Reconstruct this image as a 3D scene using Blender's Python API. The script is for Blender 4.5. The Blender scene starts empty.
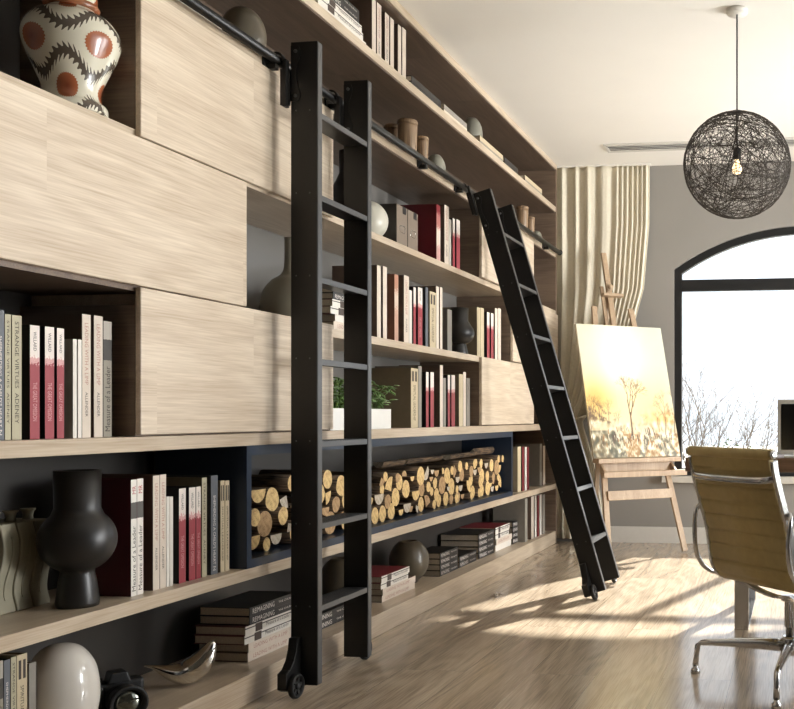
import bpy, bmesh, math, random
from mathutils import Vector, Matrix, noise
random.seed(7)
PI = math.pi
SC = bpy.context.scene
COL = SC.collection
C7, S7 = 0.99212, 0.12532          # camera yaw (7.2 degrees)
FPX = 950.0
XF = -1.90                          # front plane of the bookcase
XB = -2.27                          # back panel
YE = 7.30                           # far end of bookcase
YW = 7.42                           # window wall
H = 2.976

# ---------------------------------------------------------------- measuring helpers
def yat(u, X):
    t = (u - 680) / FPX
    return X * (C7 + t * S7) / (t * C7 - S7)
def depth(X, Y): return -X * S7 + Y * C7
def zat(v, X, Y): return 1 + (416 - v) * depth(X, Y) / FPX
def fl(u, v, z=0.0):
    d = FPX * (1 - z) / (v - 416); lat = (u - 680) / FPX * d
    return (lat * C7 - d * S7, lat * S7 + d * C7)

# ---------------------------------------------------------------- materials
def lin(c):
    return tuple(((x / 255) / 12.92 if x / 255 <= .04045 else ((x / 255 + .055) / 1.055) ** 2.4) for x in c) + (1,)
def newmat(name):
    m = bpy.data.materials.new(name); m.use_nodes = True
    nt = m.node_tree; b = nt.nodes['Principled BSDF']
    return m, nt, b
def N(nt, t, **kw):
    n = nt.nodes.new(t)
    for k, v in kw.items(): setattr(n, k, v)
    return n
MC = {}
def flat(name, rgb, rough=.5, metal=0, var=.06, scale=30, bump=0, spec=.5, coat=0, emit=None, es=0, coord='Object'):
    if name in MC: return MC[name]
    m, nt, b = newmat(name)
    b.inputs['Roughness'].default_value = rough; b.inputs['Metallic'].default_value = metal
    b.inputs['Specular IOR Level'].default_value = spec; b.inputs['Coat Weight'].default_value = coat
    tc = N(nt, 'ShaderNodeTexCoord'); no = N(nt, 'ShaderNodeTexNoise'); no.inputs['Scale'].default_value = scale
    no.inputs['Detail'].default_value = 4
    nt.links.new(tc.outputs[coord], no.inputs['Vector'])
    r = N(nt, 'ShaderNodeValToRGB'); c = lin(rgb)
    r.color_ramp.elements[0].color = tuple(x * (1 - var) for x in c[:3]) + (1,)
    r.color_ramp.elements[1].color = tuple(min(1, x * (1 + var)) for x in c[:3]) + (1,)
    r.color_ramp.elements[0].position = .3; r.color_ramp.elements[1].position = .7
    nt.links.new(no.outputs['Fac'], r.inputs['Fac']); nt.links.new(r.outputs['Color'], b.inputs['Base Color'])
    if bump:
        bp = N(nt, 'ShaderNodeBump'); bp.inputs['Strength'].default_value = bump; bp.inputs['Distance'].default_value = .002
        nt.links.new(no.outputs['Fac'], bp.inputs['Height']); nt.links.new(bp.outputs['Normal'], b.inputs['Normal'])
    if emit:
        b.inputs['Emission Color'].default_value = lin(emit); b.inputs['Emission Strength'].default_value = es
    MC[name] = m; return m

def wood(name, light, dark, axis='Y', plank_w=0, plank_l=1.0, rough=.5, grain=1.0, plank_var=.12, rot=None, coat=0, seam=.0):
    """oak: stretched noise grain, growth figure, and board to board variation"""
    if name in MC: return MC[name]
    m, nt, b = newmat(name); L = nt.links.new
    b.inputs['Roughness'].default_value = rough; b.inputs['Coat Weight'].default_value = coat; b.inputs['Coat Roughness'].default_value = .12
    tc = N(nt, 'ShaderNodeTexCoord'); mp = N(nt, 'ShaderNodeMapping')
    L(tc.outputs['Object'], mp.inputs['Vector'])
    # bring the grain axis to local X, face plane to X-Y
    if rot: mp.inputs['Rotation'].default_value = rot
    sep = N(nt, 'ShaderNodeSeparateXYZ'); L(mp.outputs['Vector'], sep.inputs['Vector'])
    comb = N(nt, 'ShaderNodeCombineXYZ')
    order = {'Y': ('Y', 'Z', 'X'), 'F': ('Y', 'X', 'Z'), 'X': ('X', 'Z', 'Y'), 'Z': ('Z', 'Y', 'X')}[axis]
    for i, a in enumerate(order): L(sep.outputs[a], comb.inputs[i])
    vec = comb.outputs['Vector']
    bk = None
    if plank_w:
        bk = N(nt, 'ShaderNodeTexBrick'); bk.offset = .37; bk.offset_frequency = 2
        bk.inputs['Scale'].default_value = 1
        bk.inputs['Brick Width'].default_value = plank_l; bk.inputs['Row Height'].default_value = plank_w
        bk.inputs['Mortar Size'].default_value = seam; bk.inputs['Mortar Smooth'].default_value = .2
        bk.inputs['Color1'].default_value = (0, 0, 0, 1); bk.inputs['Color2'].default_value = (1, 1, 1, 1); bk.inputs['Mortar'].default_value = (.5, .5, .5, 1)
        L(vec, bk.inputs['Vector'])
        sc = N(nt, 'ShaderNodeVectorMath', operation='SCALE'); L(bk.outputs['Color'], sc.inputs[0]); sc.inputs['Scale'].default_value = 7.3
        ad = N(nt, 'ShaderNodeVectorMath', operation='ADD'); L(vec, ad.inputs[0]); L(sc.outputs[0], ad.inputs[1]); vec2 = ad.outputs[0]
    else: vec2 = vec
    def nz(scv, s, det, dist=0):
        mm = N(nt, 'ShaderNodeMapping'); mm.inputs['Scale'].default_value = scv; L(vec2, mm.inputs['Vector'])
        n = N(nt, 'ShaderNodeTexNoise'); n.inputs['Scale'].default_value = s; n.inputs['Detail'].default_value = det
        n.inputs['Distortion'].default_value = dist; L(mm.outputs[0], n.inputs['Vector']); return n
    fine = nz((3.0, 95, 95), 2.2, 6, .2)
    big = nz((.55, 5, 5), 1.6, 3, .6)
    fig = nz((.5, 3.2, 3.2), 1.1, 2, .4)
    mu = N(nt, 'ShaderNodeMath', operation='MULTIPLY'); L(fig.outputs['Fac'], mu.inputs[0]); mu.inputs[1].default_value = 75
    sn = N(nt, 'ShaderNodeMath', operation='SINE'); L(mu.outputs[0], sn.inputs[0])
    def ma(a, ka, bb, kb):
        x = N(nt, 'ShaderNodeMath', operation='MULTIPLY_ADD'); L(a, x.inputs[0]); x.inputs[1].default_value = ka
        y = N(nt, 'ShaderNodeMath', operation='MULTIPLY'); L(bb, y.inputs[0]); y.inputs[1].default_value = kb
        L(y.outputs[0], x.inputs[2]); return x.outputs[0]
    a = ma(fine.outputs['Fac'], .5 * grain, big.outputs['Fac'], .42)
    a = ma(sn.outputs[0], .045 * grain, a, 1)
    if bk:
        rb = N(nt, 'ShaderNodeRGBToBW'); L(bk.outputs['Color'], rb.inputs[0])
        a = ma(rb.outputs[0], plank_var, a, 1)
    r = N(nt, 'ShaderNodeValToRGB'); r.color_ramp.elements[0].position = .3; r.color_ramp.elements[1].position = .68 + plank_var / 2
    r.color_ramp.elements[0].color = lin(dark); r.color_ramp.elements[1].color = lin(light)
    L(a, r.inputs['Fac'])
    out = r.outputs['Color']
    if bk and seam:
        mx = N(nt, 'ShaderNodeMix', data_type='RGBA'); L(bk.outputs['Fac'], mx.inputs[0]); L(out, mx.inputs[6]); mx.inputs[7].default_value = tuple(x * .45 for x in lin(dark)[:3]) + (1,)
        out = mx.outputs[2]
    L(out, b.inputs['Base Color'])
    bp = N(nt, 'ShaderNodeBump'); bp.inputs['Strength'].default_value = .12; bp.inputs['Distance'].default_value = .002
    L(a, bp.inputs['Height']); L(bp.outputs['Normal'], b.inputs['Normal'])
    MC[name] = m; return m

def banded(name, stops, rough=.5, nstr=.12):
    """spine printed in bands up its height (Generated Z)"""
    if name in MC: return MC[name]
    m, nt, b = newmat(name); L = nt.links.new; b.inputs['Roughness'].default_value = rough
    tc = N(nt, 'ShaderNodeTexCoord'); sep = N(nt, 'ShaderNodeSeparateXYZ'); L(tc.outputs['Generated'], sep.inputs[0])
    no = N(nt, 'ShaderNodeTexNoise'); no.inputs['Scale'].default_value = 120; no.inputs['Detail'].default_value = 3; L(tc.outputs['Object'], no.inputs['Vector'])
    x = N(nt, 'ShaderNodeMath', operation='MULTIPLY_ADD'); L(no.outputs['Fac'], x.inputs[0]); x.inputs[1].default_value = nstr; L(sep.outputs['Z'], x.inputs[2])
    r = N(nt, 'ShaderNodeValToRGB'); cr = r.color_ramp; cr.interpolation = 'CONSTANT'
    cr.elements[0].position = 0; cr.elements[0].color = lin(stops[0][1]); cr.elements[1].position = min(1, stops[1][0] + nstr / 2); cr.elements[1].color = lin(stops[1][1])
    for p, c in stops[2:]:
        e = cr.elements.new(min(1, p + nstr / 2)); e.color = lin(c)
    L(x.outputs[0], r.inputs['Fac']); L(r.outputs['Color'], b.inputs['Base Color'])
    MC[name] = m; return m

OAK = wood('oak_veneer', (224, 209, 188), (180, 160, 136), 'Y', plank_w=.21, plank_l=1.35, rough=.4, plank_var=.06)
OAKS = wood('oak_shelf', (214, 199, 177), (170, 150, 126), 'Y', rough=.3)
OAKD = wood('oak_shaded_carcass', (112, 95, 81), (72, 58, 48), 'Y', plank_w=.19, plank_l=.7, rough=.38)  # same oak, with the shade inside the bookcase put into its colour
OAKX = wood('oak_shaded_sides', (134, 114, 96), (88, 72, 60), 'X', plank_w=.19, plank_l=.7, rough=.42)  # same oak again, darkened in colour for sides turned from the light
FLOOR = wood('floor_boards', (190, 173, 151), (124, 107, 90), 'F', plank_w=.26, plank_l=2.2, rough=.22, grain=1.3, plank_var=.07, coat=.3, seam=.0009)
EASEL = wood('easel_beech', (196, 172, 142), (156, 130, 102), 'Z', rough=.5)
DESKW = wood('desk_walnut', (140, 108, 84), (86, 62, 48), 'X', rough=.45)
CANW = wood('canister_wood', (154, 128, 100), (86, 64, 46), 'Z', rough=.4, grain=1.6)
BACKM = flat('back_panel_grey', (116, 113, 109), .28, var=.03, scale=3)
BACKL = flat('back_panel_charcoal', (58, 55, 52), .35, var=.05, scale=3)
BLACK = flat('ladder_black_steel', (30, 29, 28), .38, metal=.3, var=.08)
BLKRIB = flat('ladder_tread_grey', (58, 58, 58), .45, metal=.5, var=.08)
EDGE = flat('ladder_highlight_and_bolt_grey', (92, 92, 92), .4, metal=.6, var=.05)  # grey of the painted edge highlights, also used for the bolts
RUB = flat('black_rubber', (18, 18, 18), .6)
NAVY = flat('navy_steel', (42, 53, 70), .35, metal=.25, var=.05)
CER_BLK = flat('black_ceramic', (34, 32, 30), .36, var=.1, scale=14)
CER_OLV = flat('olive_ceramic', (92, 84, 70), .3, var=.06, scale=10)
CER_WHT = flat('white_ceramic', (214, 208, 198), .18, var=.02, scale=5, coat=.4)
CER_GRY = flat('grey_green_ceramic', (132, 130, 118), .3, var=.05, scale=10)
CER_TAU = flat('taupe_ceramic', (134, 128, 112), .45, var=.05, scale=15)
CER_SAGE = flat('sage_ceramic', (150, 144, 122), .5, var=.06, scale=20, bump=.2)
CHROME = flat('chrome', (205, 205, 205), .16, metal=1, var=.02)
SILVER = flat('polished_silver', (225, 222, 216), .05, metal=1, var=.01)
PAPER = flat('page_edges', (196, 184, 166), .8, var=.12, scale=180)
WALLP = flat('wall_paint', (146, 142, 136), .75, var=.02, scale=4)
CEILP = flat('ceiling_paint', (238, 234, 227), .85, var=.01, scale=3)
SKIRT = flat('white_skirting', (206, 202, 194), .5, var=.02)
STONE = flat('sill_stone', (196, 192, 184), .35, var=.06, scale=12)
WBLACK = flat('window_black', (10, 10, 10), .6)
CLOTH = flat('curtain_linen', (214, 206, 186), .9, var=.04, scale=60, bump=.2)

def glassmat():
    m, nt, b = newmat('window_glass'); nt.nodes.remove(b); L = nt.links.new
    out = nt.nodes['Material Output']; tr = N(nt, 'ShaderNodeBsdfTransparent'); tr.inputs[0].default_value = (.97, .985, 1, 1)
    gl = N(nt, 'ShaderNodeBsdfGlossy'); gl.inputs['Roughness'].default_value = .02
    fr = N(nt, 'ShaderNodeFresnel'); fr.inputs[0].default_value = 1.45; mx = N(nt, 'ShaderNodeMixShader')
    L(fr.outputs[0], mx.inputs[0]); L(tr.outputs[0], mx.inputs[1]); L(gl.outputs[0], mx.inputs[2]); L(mx.outputs[0], out.inputs[0]); return m
GLASS = glassmat()

# ---------------------------------------------------------------- geometry helpers
def box(bm, x0, x1, y0, y1, z0, z1, mi=0):
    v = [bm.verts.new((x, y, z)) for x in (x0, x1) for y in (y0, y1) for z in (z0, z1)]
    fs = []
    for q in ((0, 1, 3, 2), (4, 6, 7, 5), (0, 4, 5, 1), (2, 3, 7, 6), (0, 2, 6, 4), (1, 5, 7, 3)):
        f = bm.faces.new([v[i] for i in q]); f.material_index = mi; fs.append(f)
    return fs          # order: -X, +X, -Y, +Y, -Z, +Z
def obox(bm, c, hx, hy, hz, R=None, mi=0):
    fs = box(bm, -hx, hx, -hy, hy, -hz, hz, mi)
    vs = list({v for f in fs for v in f.verts})
    M = Matrix.Translation(Vector(c)) @ (R.to_4x4() if R else Matrix.Identity(4))
    bmesh.ops.transform(bm, matrix=M, verts=vs)
def beam(bm, a, b, w, t, up=(0, 1, 0), mi=0):
    a, b = Vector(a), Vector(b); z = (b - a).normalized(); y = Vector(up); x = y.cross(z).normalized(); y = z.cross(x)
    R = Matrix((x, y, z)).transposed(); obox(bm, (a + b) / 2, w / 2, t / 2, (b - a).length / 2, R, mi)
def tube(bm, pts, r, n=10, closed=False, mi=0, cap=True):
    pts = [Vector(p) for p in pts]; m = len(pts); rings = []
    rr = r if hasattr(r, '__len__') else [r] * m
    prev = None
    for i, p in enumerate(pts):
        if closed: t = pts[(i + 1) % m] - pts[i - 1]
        else: t = pts[min(i + 1, m - 1)] - pts[max(i - 1, 0)]
        t.normalize()
        if prev is None:
            ref = Vector((0, 0, 1)) if abs(t.z) < .9 else Vector((1, 0, 0))
            x = ref.cross(t).normalized()
        else:
            x = (prev - t * prev.dot(t)).normalized()
        prev = x; y = t.cross(x)
        rings.append([bm.verts.new(p + (x * math.cos(k * 2 * PI / n) + y * math.sin(k * 2 * PI / n)) * rr[i]) for k in range(n)])
    for i in range(m if closed else m - 1):
        A, B = rings[i], rings[(i + 1) % m]
        for k in range(n):
            f = bm.faces.new((A[k], A[(k + 1) % n], B[(k + 1) % n], B[k])); f.smooth = True; f.material_index = mi
    if cap and not closed:
        for R_, rev in ((rings[0], True), (rings[-1], False)):
            f = bm.faces.new(list(reversed(R_)) if rev else R_); f.material_index = mi
def ribbon(bm, pts, w, t, wdir, mi=0):
    """flat bar swept through pts, wide along wdir"""
    pts = [Vector(p) for p in pts]; wd = Vector(wdir).normalized(); rings = []
    for i, p in enumerate(pts):
        tt = (pts[min(i + 1, len(pts) - 1)] - pts[max(i - 1, 0)]).normalized(); n = tt.cross(wd).normalized()
        rings.append([bm.verts.new(p + wd * a * w / 2 + n * b * t / 2) for a, b in ((-1, -1), (1, -1), (1, 1), (-1, 1))])
    for i in range(len(pts) - 1):
        for k in range(4):
            f = bm.faces.new((rings[i][k], rings[i][(k + 1) % 4], rings[i + 1][(k + 1) % 4], rings[i + 1][k])); f.smooth = k % 2 == 0; f.material_index = mi
    bm.faces.new(list(reversed(rings[0]))); bm.faces.new(rings[-1])
def lathe(bm, prof, n=40, c=(0, 0, 0), mi=0, ax='Z', sx=1, sy=1, cap=True):
    rings = []
    for r, z in prof:
        ring = []
        for k in range(n):
            a = k * 2 * PI / n; x, y = r * math.cos(a) * sx, r * math.sin(a) * sy
            p = (x, y, z) if ax == 'Z' else ((z, x, y) if ax == 'X' else (y, z, x))
            ring.append(bm.verts.new((p[0] + c[0], p[1] + c[1], p[2] + c[2])))
        rings.append(ring)
    for i in range(len(rings) - 1):
        for k in range(n):
            f = bm.faces.new((rings[i][k], rings[i][(k + 1) % n], rings[i + 1][(k + 1) % n], rings[i + 1][k])); f.smooth = True; f.material_index = mi
    if not cap: return
    if prof[0][0] > 1e-5: bm.faces.new(list(reversed(rings[0]))).material_index = mi
    if prof[-1][0] > 1e-5: bm.faces.new(rings[-1]).material_index = mi
def prism(bm, poly, d0, d1, plane='YZ', mi=0, smooth=False):
    def P(a, b, d): return {'YZ': (d, a, b), 'XZ': (a, d, b), 'XY': (a, b, d)}[plane]
    A = [bm.verts.new(P(a, b, d0)) for a, b in poly]; B = [bm.verts.new(P(a, b, d1)) for a, b in poly]
    n = len(poly)
    bm.faces.new(A).material_index = mi; bm.faces.new(list(reversed(B))).material_index = mi
    for k in range(n):
        f = bm.faces.new((A[k], B[k], B[(k + 1) % n], A[(k + 1) % n])); f.material_index = mi; f.smooth = smooth
def smoothprof(pts, n=6):
    """Catmull-Rom through a lathe profile"""
    out = []; P = [pts[0]] + list(pts) + [pts[-1]]
    for i in range(1, len(P) - 2):
        for k in range(n):
            t = k / n; q = []
            for j in range(len(pts[0])):
                a, b, c, d = P[i - 1][j], P[i][j], P[i + 1][j], P[i + 2][j]
                q.append(.5 * (2 * b + (c - a) * t + (2 * a - 5 * b + 4 * c - d) * t * t + (3 * b - a - 3 * c + d) * t ** 3))
            out.append(tuple(q))
    out.append(tuple(pts[-1])); return out
def obj(name, bm, mats, parent=None, loc=None, bevel=0, seg=2, recalc=True):
    if recalc: bmesh.ops.recalc_face_normals(bm, faces=bm.faces)
    me = bpy.data.meshes.new(name); bm.to_mesh(me); bm.free()
    for m in (mats if isinstance(mats, (list, tuple)) else [mats]): me.materials.append(m)
    o = bpy.data.objects.new(name, me); COL.objects.link(o)
    if parent: o.parent = parent
    if loc: o.location = loc
    if bevel:
        b = o.modifiers.new('bevel', 'BEVEL'); b.width = bevel; b.segments = seg; b.limit_method = 'ANGLE'; b.angle_limit = .8
    return o
def tag(o, label, cat, group=None, kind=None):
    if label: o['label'] = label; o['category'] = cat
    if group: o['group'] = group
    if kind: o['kind'] = kind
    return o
def thing(name, label, cat, loc=(0, 0, 0), rotz=0, group=None):
    o = bpy.data.objects.new(name, None); COL.objects.link(o); o.location = loc; o.rotation_euler = (0, 0, rotz); o.empty_display_size = .05
    return tag(o, label, cat, group)
def struct(name, bm, m, **k):
    o = obj(name, bm, m, **k)
    if not k.get('parent'): o['kind'] = 'structure'
    return o
BM = bmesh.new

# ---------------------------------------------------------------- text
TXT = {}
def text_mesh(s):
    if s in TXT: return TXT[s]
    cu = bpy.data.curves.new('title_curve', 'FONT'); cu.body = s; cu.resolution_u = 2
    o = bpy.data.objects.new('title_tmp', cu); COL.objects.link(o)
    bpy.context.view_layer.update()
    me = bpy.data.meshes.new_from_object(o.evaluated_get(bpy.context.evaluated_depsgraph_get()))
    bpy.data.objects.remove(o)
    xs = [v.co.x for v in me.vertices]; ys = [v.co.y for v in me.vertices]
    x0, x1, y0, y1 = min(xs), max(xs), min(ys), max(ys)
    for v in me.vertices: v.co.x = (v.co.x - x0) / (x1 - x0) - .5; v.co.y = (v.co.y - y0) / (y1 - y0) - .5
    me.name = 'title_lettering'; TXT[s] = me; return me
def text(s, mat, parent, x, yc, zc, length, height, mode='down', name='title'):
    base = text_mesh(s); me = base.copy(); me.materials.clear(); me.materials.append(mat)
    o = bpy.data.objects.new(name, me); COL.objects.link(o); o.parent = parent
    if mode == 'down': cols = (Vector((0, 0, -length)), Vector((0, height, 0)), Vector((1, 0, 0)))
    elif mode == 'up': cols = (Vector((0, 0, length)), Vector((0, -height, 0)), Vector((1, 0, 0)))
    else: cols = (Vector((0, length, 0)), Vector((0, 0, height)), Vector((1, 0, 0)))
    for v in me.vertices:
        a, b = v.co.x, v.co.y; v.co = cols[0] * a + cols[1] * b
    o.location = (x, yc, zc); return o

# ================================================================= THE ROOM
XR = 2.75; YN = -2.6
bm = BM(); box(bm, -2.5, XR + .2, YN, YW + .25, -.12, 0); struct('floor', bm, FLOOR)
bm = BM(); box(bm, -2.5, XR + .2, YN, YW + .25, H, H + .12); struct('ceiling', bm, CEILP)
bm = BM(); box(bm, -2.5, XB - .03, YN, YW + .25, 0, H); struct('wall_left', bm, WALLP)

def wall_with_holes(name, plane, d0, d1, a0, a1, b0, b1, holes, mat):
    """solid wall slab with holes, each hole a closed polygon in wall coordinates"""
    bm = BM()
    def P(a, b, d): return (a, d, b) if plane == 'XZ' else (d, a, b)
    for d in (d0, d1):
        edges = []
        for loop in [[(a0, b0), (a1, b0), (a1, b1), (a0, b1)]] + holes:
            vs = [bm.verts.new(P(a, b, d)) for a, b in loop]
            edges += [bm.edges.new((vs[i], vs[(i + 1) % len(vs)])) for i in range(len(vs))]
        bmesh.ops.triangle_fill(bm, use_beauty=True, edges=edges)
    for loop in [[(a0, b0), (a1, b0), (a1, b1), (a0, b1)]] + holes:
        A = [bm.verts.new(P(a, b, d0)) for a, b in loop]; B = [bm.verts.new(P(a, b, d1)) for a, b in loop]
        for k in range(len(loop)): bm.faces.new((A[k], A[(k + 1) % len(loop)], B[(k + 1) % len(loop)], B[k]))
    bmesh.ops.remove_doubles(bm, verts=bm.verts, dist=1e-5)
    return struct(name, bm, mat)
# arched window in the far wall
WX0, WX1, WZ0, WZS, WZT = -.985, 1.045, .53, 2.155, 2.475
def arch(inset=0):
    w = (WX1 - WX0) / 2; h = WZT - WZS; R = (w * w + h * h) / (2 * h); cx = (WX0 + WX1) / 2; cz = WZT - R
    r = R - inset; ww = w - inset; a = math.asin(ww / r)
    pts = [(cx + r * math.sin(-a + 2 * a * i / 28), cz + r * math.cos(-a + 2 * a * i / 28)) for i in range(29)]
    return [(cx - ww, WZ0 + inset), (cx - ww, pts[0][1])] + pts[1:-1] + [(cx + ww, pts[-1][1]), (cx + ww, WZ0 + inset)]
a_out = arch(0)
wall_with_holes('wall_back', 'XZ', YW, YW + .25, -2.5, XR + .2, 0, H, [a_out], WALLP)
win = bpy.data.objects.new('window_1', None); COL.objects.link(win); win.location = (0, 0, 0); win['kind'] = 'structure'
bm = BM()
o1, i1 = arch(.002), arch(.058)
for d0, d1 in ((YW + .02, YW + .08),):
    n = len(o1)
    vo = [[bm.verts.new((a, d, b)) for a, b in o1] for d in (d0, d1)]; vi = [[bm.verts.new((a, d, b)) for a, b in i1] for d in (d0, d1)]
    for k in range(n):
        j = (k + 1) % n
        bm.faces.new((vo[0][k], vo[0][j], vi[0][j], vi[0][k])); bm.faces.new((vo[1][k], vi[1][k], vi[1][j], vo[1][j]))
        bm.faces.new((vi[0][k], vi[0][j], vi[1][j], vi[1][k])); bm.faces.new((vo[0][k], vo[1][k], vo[1][j], vo[0][j]))
cx = (WX0 + WX1) / 2
box(bm, WX0 + .05, WX1 - .05, YW + .025, YW + .075, 1.985, 2.075)
box(bm, cx - .045, cx + .045, YW + .022, YW + .077, WZ0 + .05, 1.99)
obj('window_frame', bm, WBLACK, win)
bm = BM(); prism(bm, arch(.05), YW + .045, YW + .051, 'XZ'); obj('pane', bm, GLASS, win)
bm = BM(); box(bm, WX0 - .09, WX1 + .09, YW - .06, YW + .02, .478, .528); s = obj('window_sill', bm, STONE, win, bevel=.004)
# skirting
bm = BM(); box(bm, -1.6, XR, YW - .018, YW, 0, .115); box(bm, -1.6, XR, YW - .012, YW, .115, .125); struct('baseboard_back', bm, SKIRT)
# right hand wall with tall windows (daylight side)
holes = [[(1.9, .35), (4.1, .35), (4.1, 2.75), (1.9, 2.75)], [(4.6, .35), (6.9, .35), (6.9, 2.75), (4.6, 2.75)]]
wall_with_holes('wall_right', 'YZ', XR, XR + .2, YN, YW + .25, 0, H, holes, WALLP)
for i, h in enumerate(holes):
    w = bpy.data.objects.new('window_%d' % (i + 2), None); COL.objects.link(w); w['kind'] = 'structure'
    y0, z0 = h[0]; y1, z1 = h[2]; bm = BM(); X = XR + .1
    for a in ((y0, y0 + .05), (y1 - .05, y1), ((y0 + y1) / 2 - .03, (y0 + y1) / 2 + .03)): box(bm, X, X + .05, a[0], a[1], z0, z1)
    for b_ in ((z0, z0 + .05), (z1 - .05, z1), (2.05, 2.11)): box(bm, X, X + .05, y0, y1, b_[0], b_[1])
    obj('window_frame', bm, WBLACK, w)
    bm = BM(); box(bm, X + .02, X + .026, y0 + .04, y1 - .04, z0 + .04, z1 - .04); obj('pane', bm, GLASS, w)
bm = BM(); box(bm, -2.5, XR + .2, YN - .2, YN, 0, H); struct('wall_front', bm, WALLP)
# ceiling slot vents
def vent(px0, px1, label):
    x0, x1 = px0, px1; y0, y1 = 6.80, 6.95
    t = thing('ceiling_vent', label, 'vent', ((x0 + x1) / 2, (y0 + y1) / 2, H), 0, 'slot vents in the ceiling')
    w = (x1 - x0) / 2; bm = BM()
    for a, b in ((-.095, -.075), (.075, .095)): box(bm, -w, w, a, b, -.012, -.0005)
    for s in (-1, 1): box(bm, min(s * w, s * (w - .02)), max(s * w, s * (w - .02)), -.075, .075, -.012, -.0005)
    obj('frame', bm, SKIRT, t)
    bm = BM(); box(bm, -w + .02, w - .02, -.075, .075, -.003, -.0005); obj('duct', bm, flat('vent_dark', (130, 127, 122), .8), t)
    for k in range(4):
        bm = BM(); obox(bm, (0, -.054 + k * .036, -.009), w - .021, .009, .0015, Matrix.Rotation(.35, 3, 'X')); obj('slat', bm, flat('vent_slat', (226, 222, 214), .5), t)
vent(-1.42, .35, 'long white slot vent in ceiling left of the woven pendant')
vent(.40, 1.6, 'long white slot vent in ceiling right of the woven pendant')

# ================================================================= BOOKCASE
bc = thing('bookcase', 'wall-length oak bookcase with open shelves along the left wall', 'bookcase', (XB, 4.4, 0))
def part(name, x0, x1, y0, y1, z0, z1, mat, bevel=0):
    bm = BM(); box(bm, x0, x1, y0, y1, z0, z1); o = obj(name, bm, mat, bc, bevel=bevel); o.location = (-XB, -4.4, 0); return o
Y0 = 1.2
LV = dict(A=(.43, .47), B=(.897, .94), F=(1.323, 1.358), C=(1.795, 1.826), D=(2.245, 2.28), E=(2.60, 2.64))
for k, (a, b) in LV.items():
    if k == 'F':
        part('shelf', XB, XF, yat(141, XF) + .02, YE - .032, a, b, OAKS, .0015)
    else: part('shelf', XB, XF, Y0, YE - .032, a, b, OAKS, .0015)
part('top_panel', XB, XF, Y0, YE, 2.935, H - .002, OAKS)
part('plinth', XB, XF, Y0, YE - .032, 0.001, .10, OAKS, .0015)
part('side_panel', XB, XF, YE - .03, YE, 0.001, 2.935, OAKX, .001)
part('back_panel', XB - .025, XB - .001, Y0, YE, .0, .90, BACKL)
part('back_panel', XB - .025, XB - .001, Y0, YE, .90, 2.262, BACKM)
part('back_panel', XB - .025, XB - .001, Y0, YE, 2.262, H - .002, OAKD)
part('shelf_underside_shade', XB, XF - .004, Y0, YE - .032, 2.592, 2.5995, OAKD)  # thin dark sheets painting the shade under shelves and top panel
part('shelf_underside_shade', XB, XF - .004, Y0, YE - .032, 2.237, 2.2445, OAKD)
part('top_underside_shade', XB, XF - .004, Y0, YE - .032, 2.927, 2.9345, OAKD)

def cabinet(u0, u1, z0, z1, b0, b1, label, ya=None, yb=None):
    XD = XF + .019
    y0 = ya if ya is not None else yat(u0, XD); y1 = yb if yb is not None else yat(u1, XD)
    t = thing('cabinet_box', label, 'cabinet', (XF, (y0 + y1) / 2, b0)); ym = (y0 + y1) / 2
    bm = BM(); box(bm, XB + .002 - XF, -.002, y0 + .003 - ym, y1 - .003 - ym, .002, b1 - b0 - .0105 if b1 > 2.2 else b1 - b0 - .002)
    body = obj('body', bm, OAKX, t)
    bm = BM(); box(bm, .0005, .019, y0 - ym, y1 - ym, z0 - b0, z1 - b0)
    d = obj('door', bm, OAK, t, bevel=.003)
    return t
CB = []
cabinet(141, 333.5, .946, 1.371, LV['B'][1], LV['F'][0], 'oak cabinet below the long one, left of near ladder, on the book shelf')
cabinet(0, 247, 1.375, 1.801, LV['F'][1], LV['C'][0], 'longest oak cabinet at left, under the patterned orange vase', ya=1.3)
cabinet(141, 333.5, 1.806, 2.241, LV['C'][1], LV['D'][0], 'oak cabinet right of the patterned orange vase, behind near ladder top')
cabinet(482, 534, .946, 1.352, LV['B'][1], LV['F'][0], 'pale oak cabinet above firewood box end, behind the leaning ladder')
cabinet(513, 556, 1.363, 1.790, LV['F'][1], LV['C'][0], 'oak cabinet by the curtain, behind middle of leaning ladder', yb=YE - .034)
cabinet(482, 534, 1.83, 2.241, LV['C'][1], LV['D'][0], 'oak cabinet behind the top of the leaning ladder')

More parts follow.
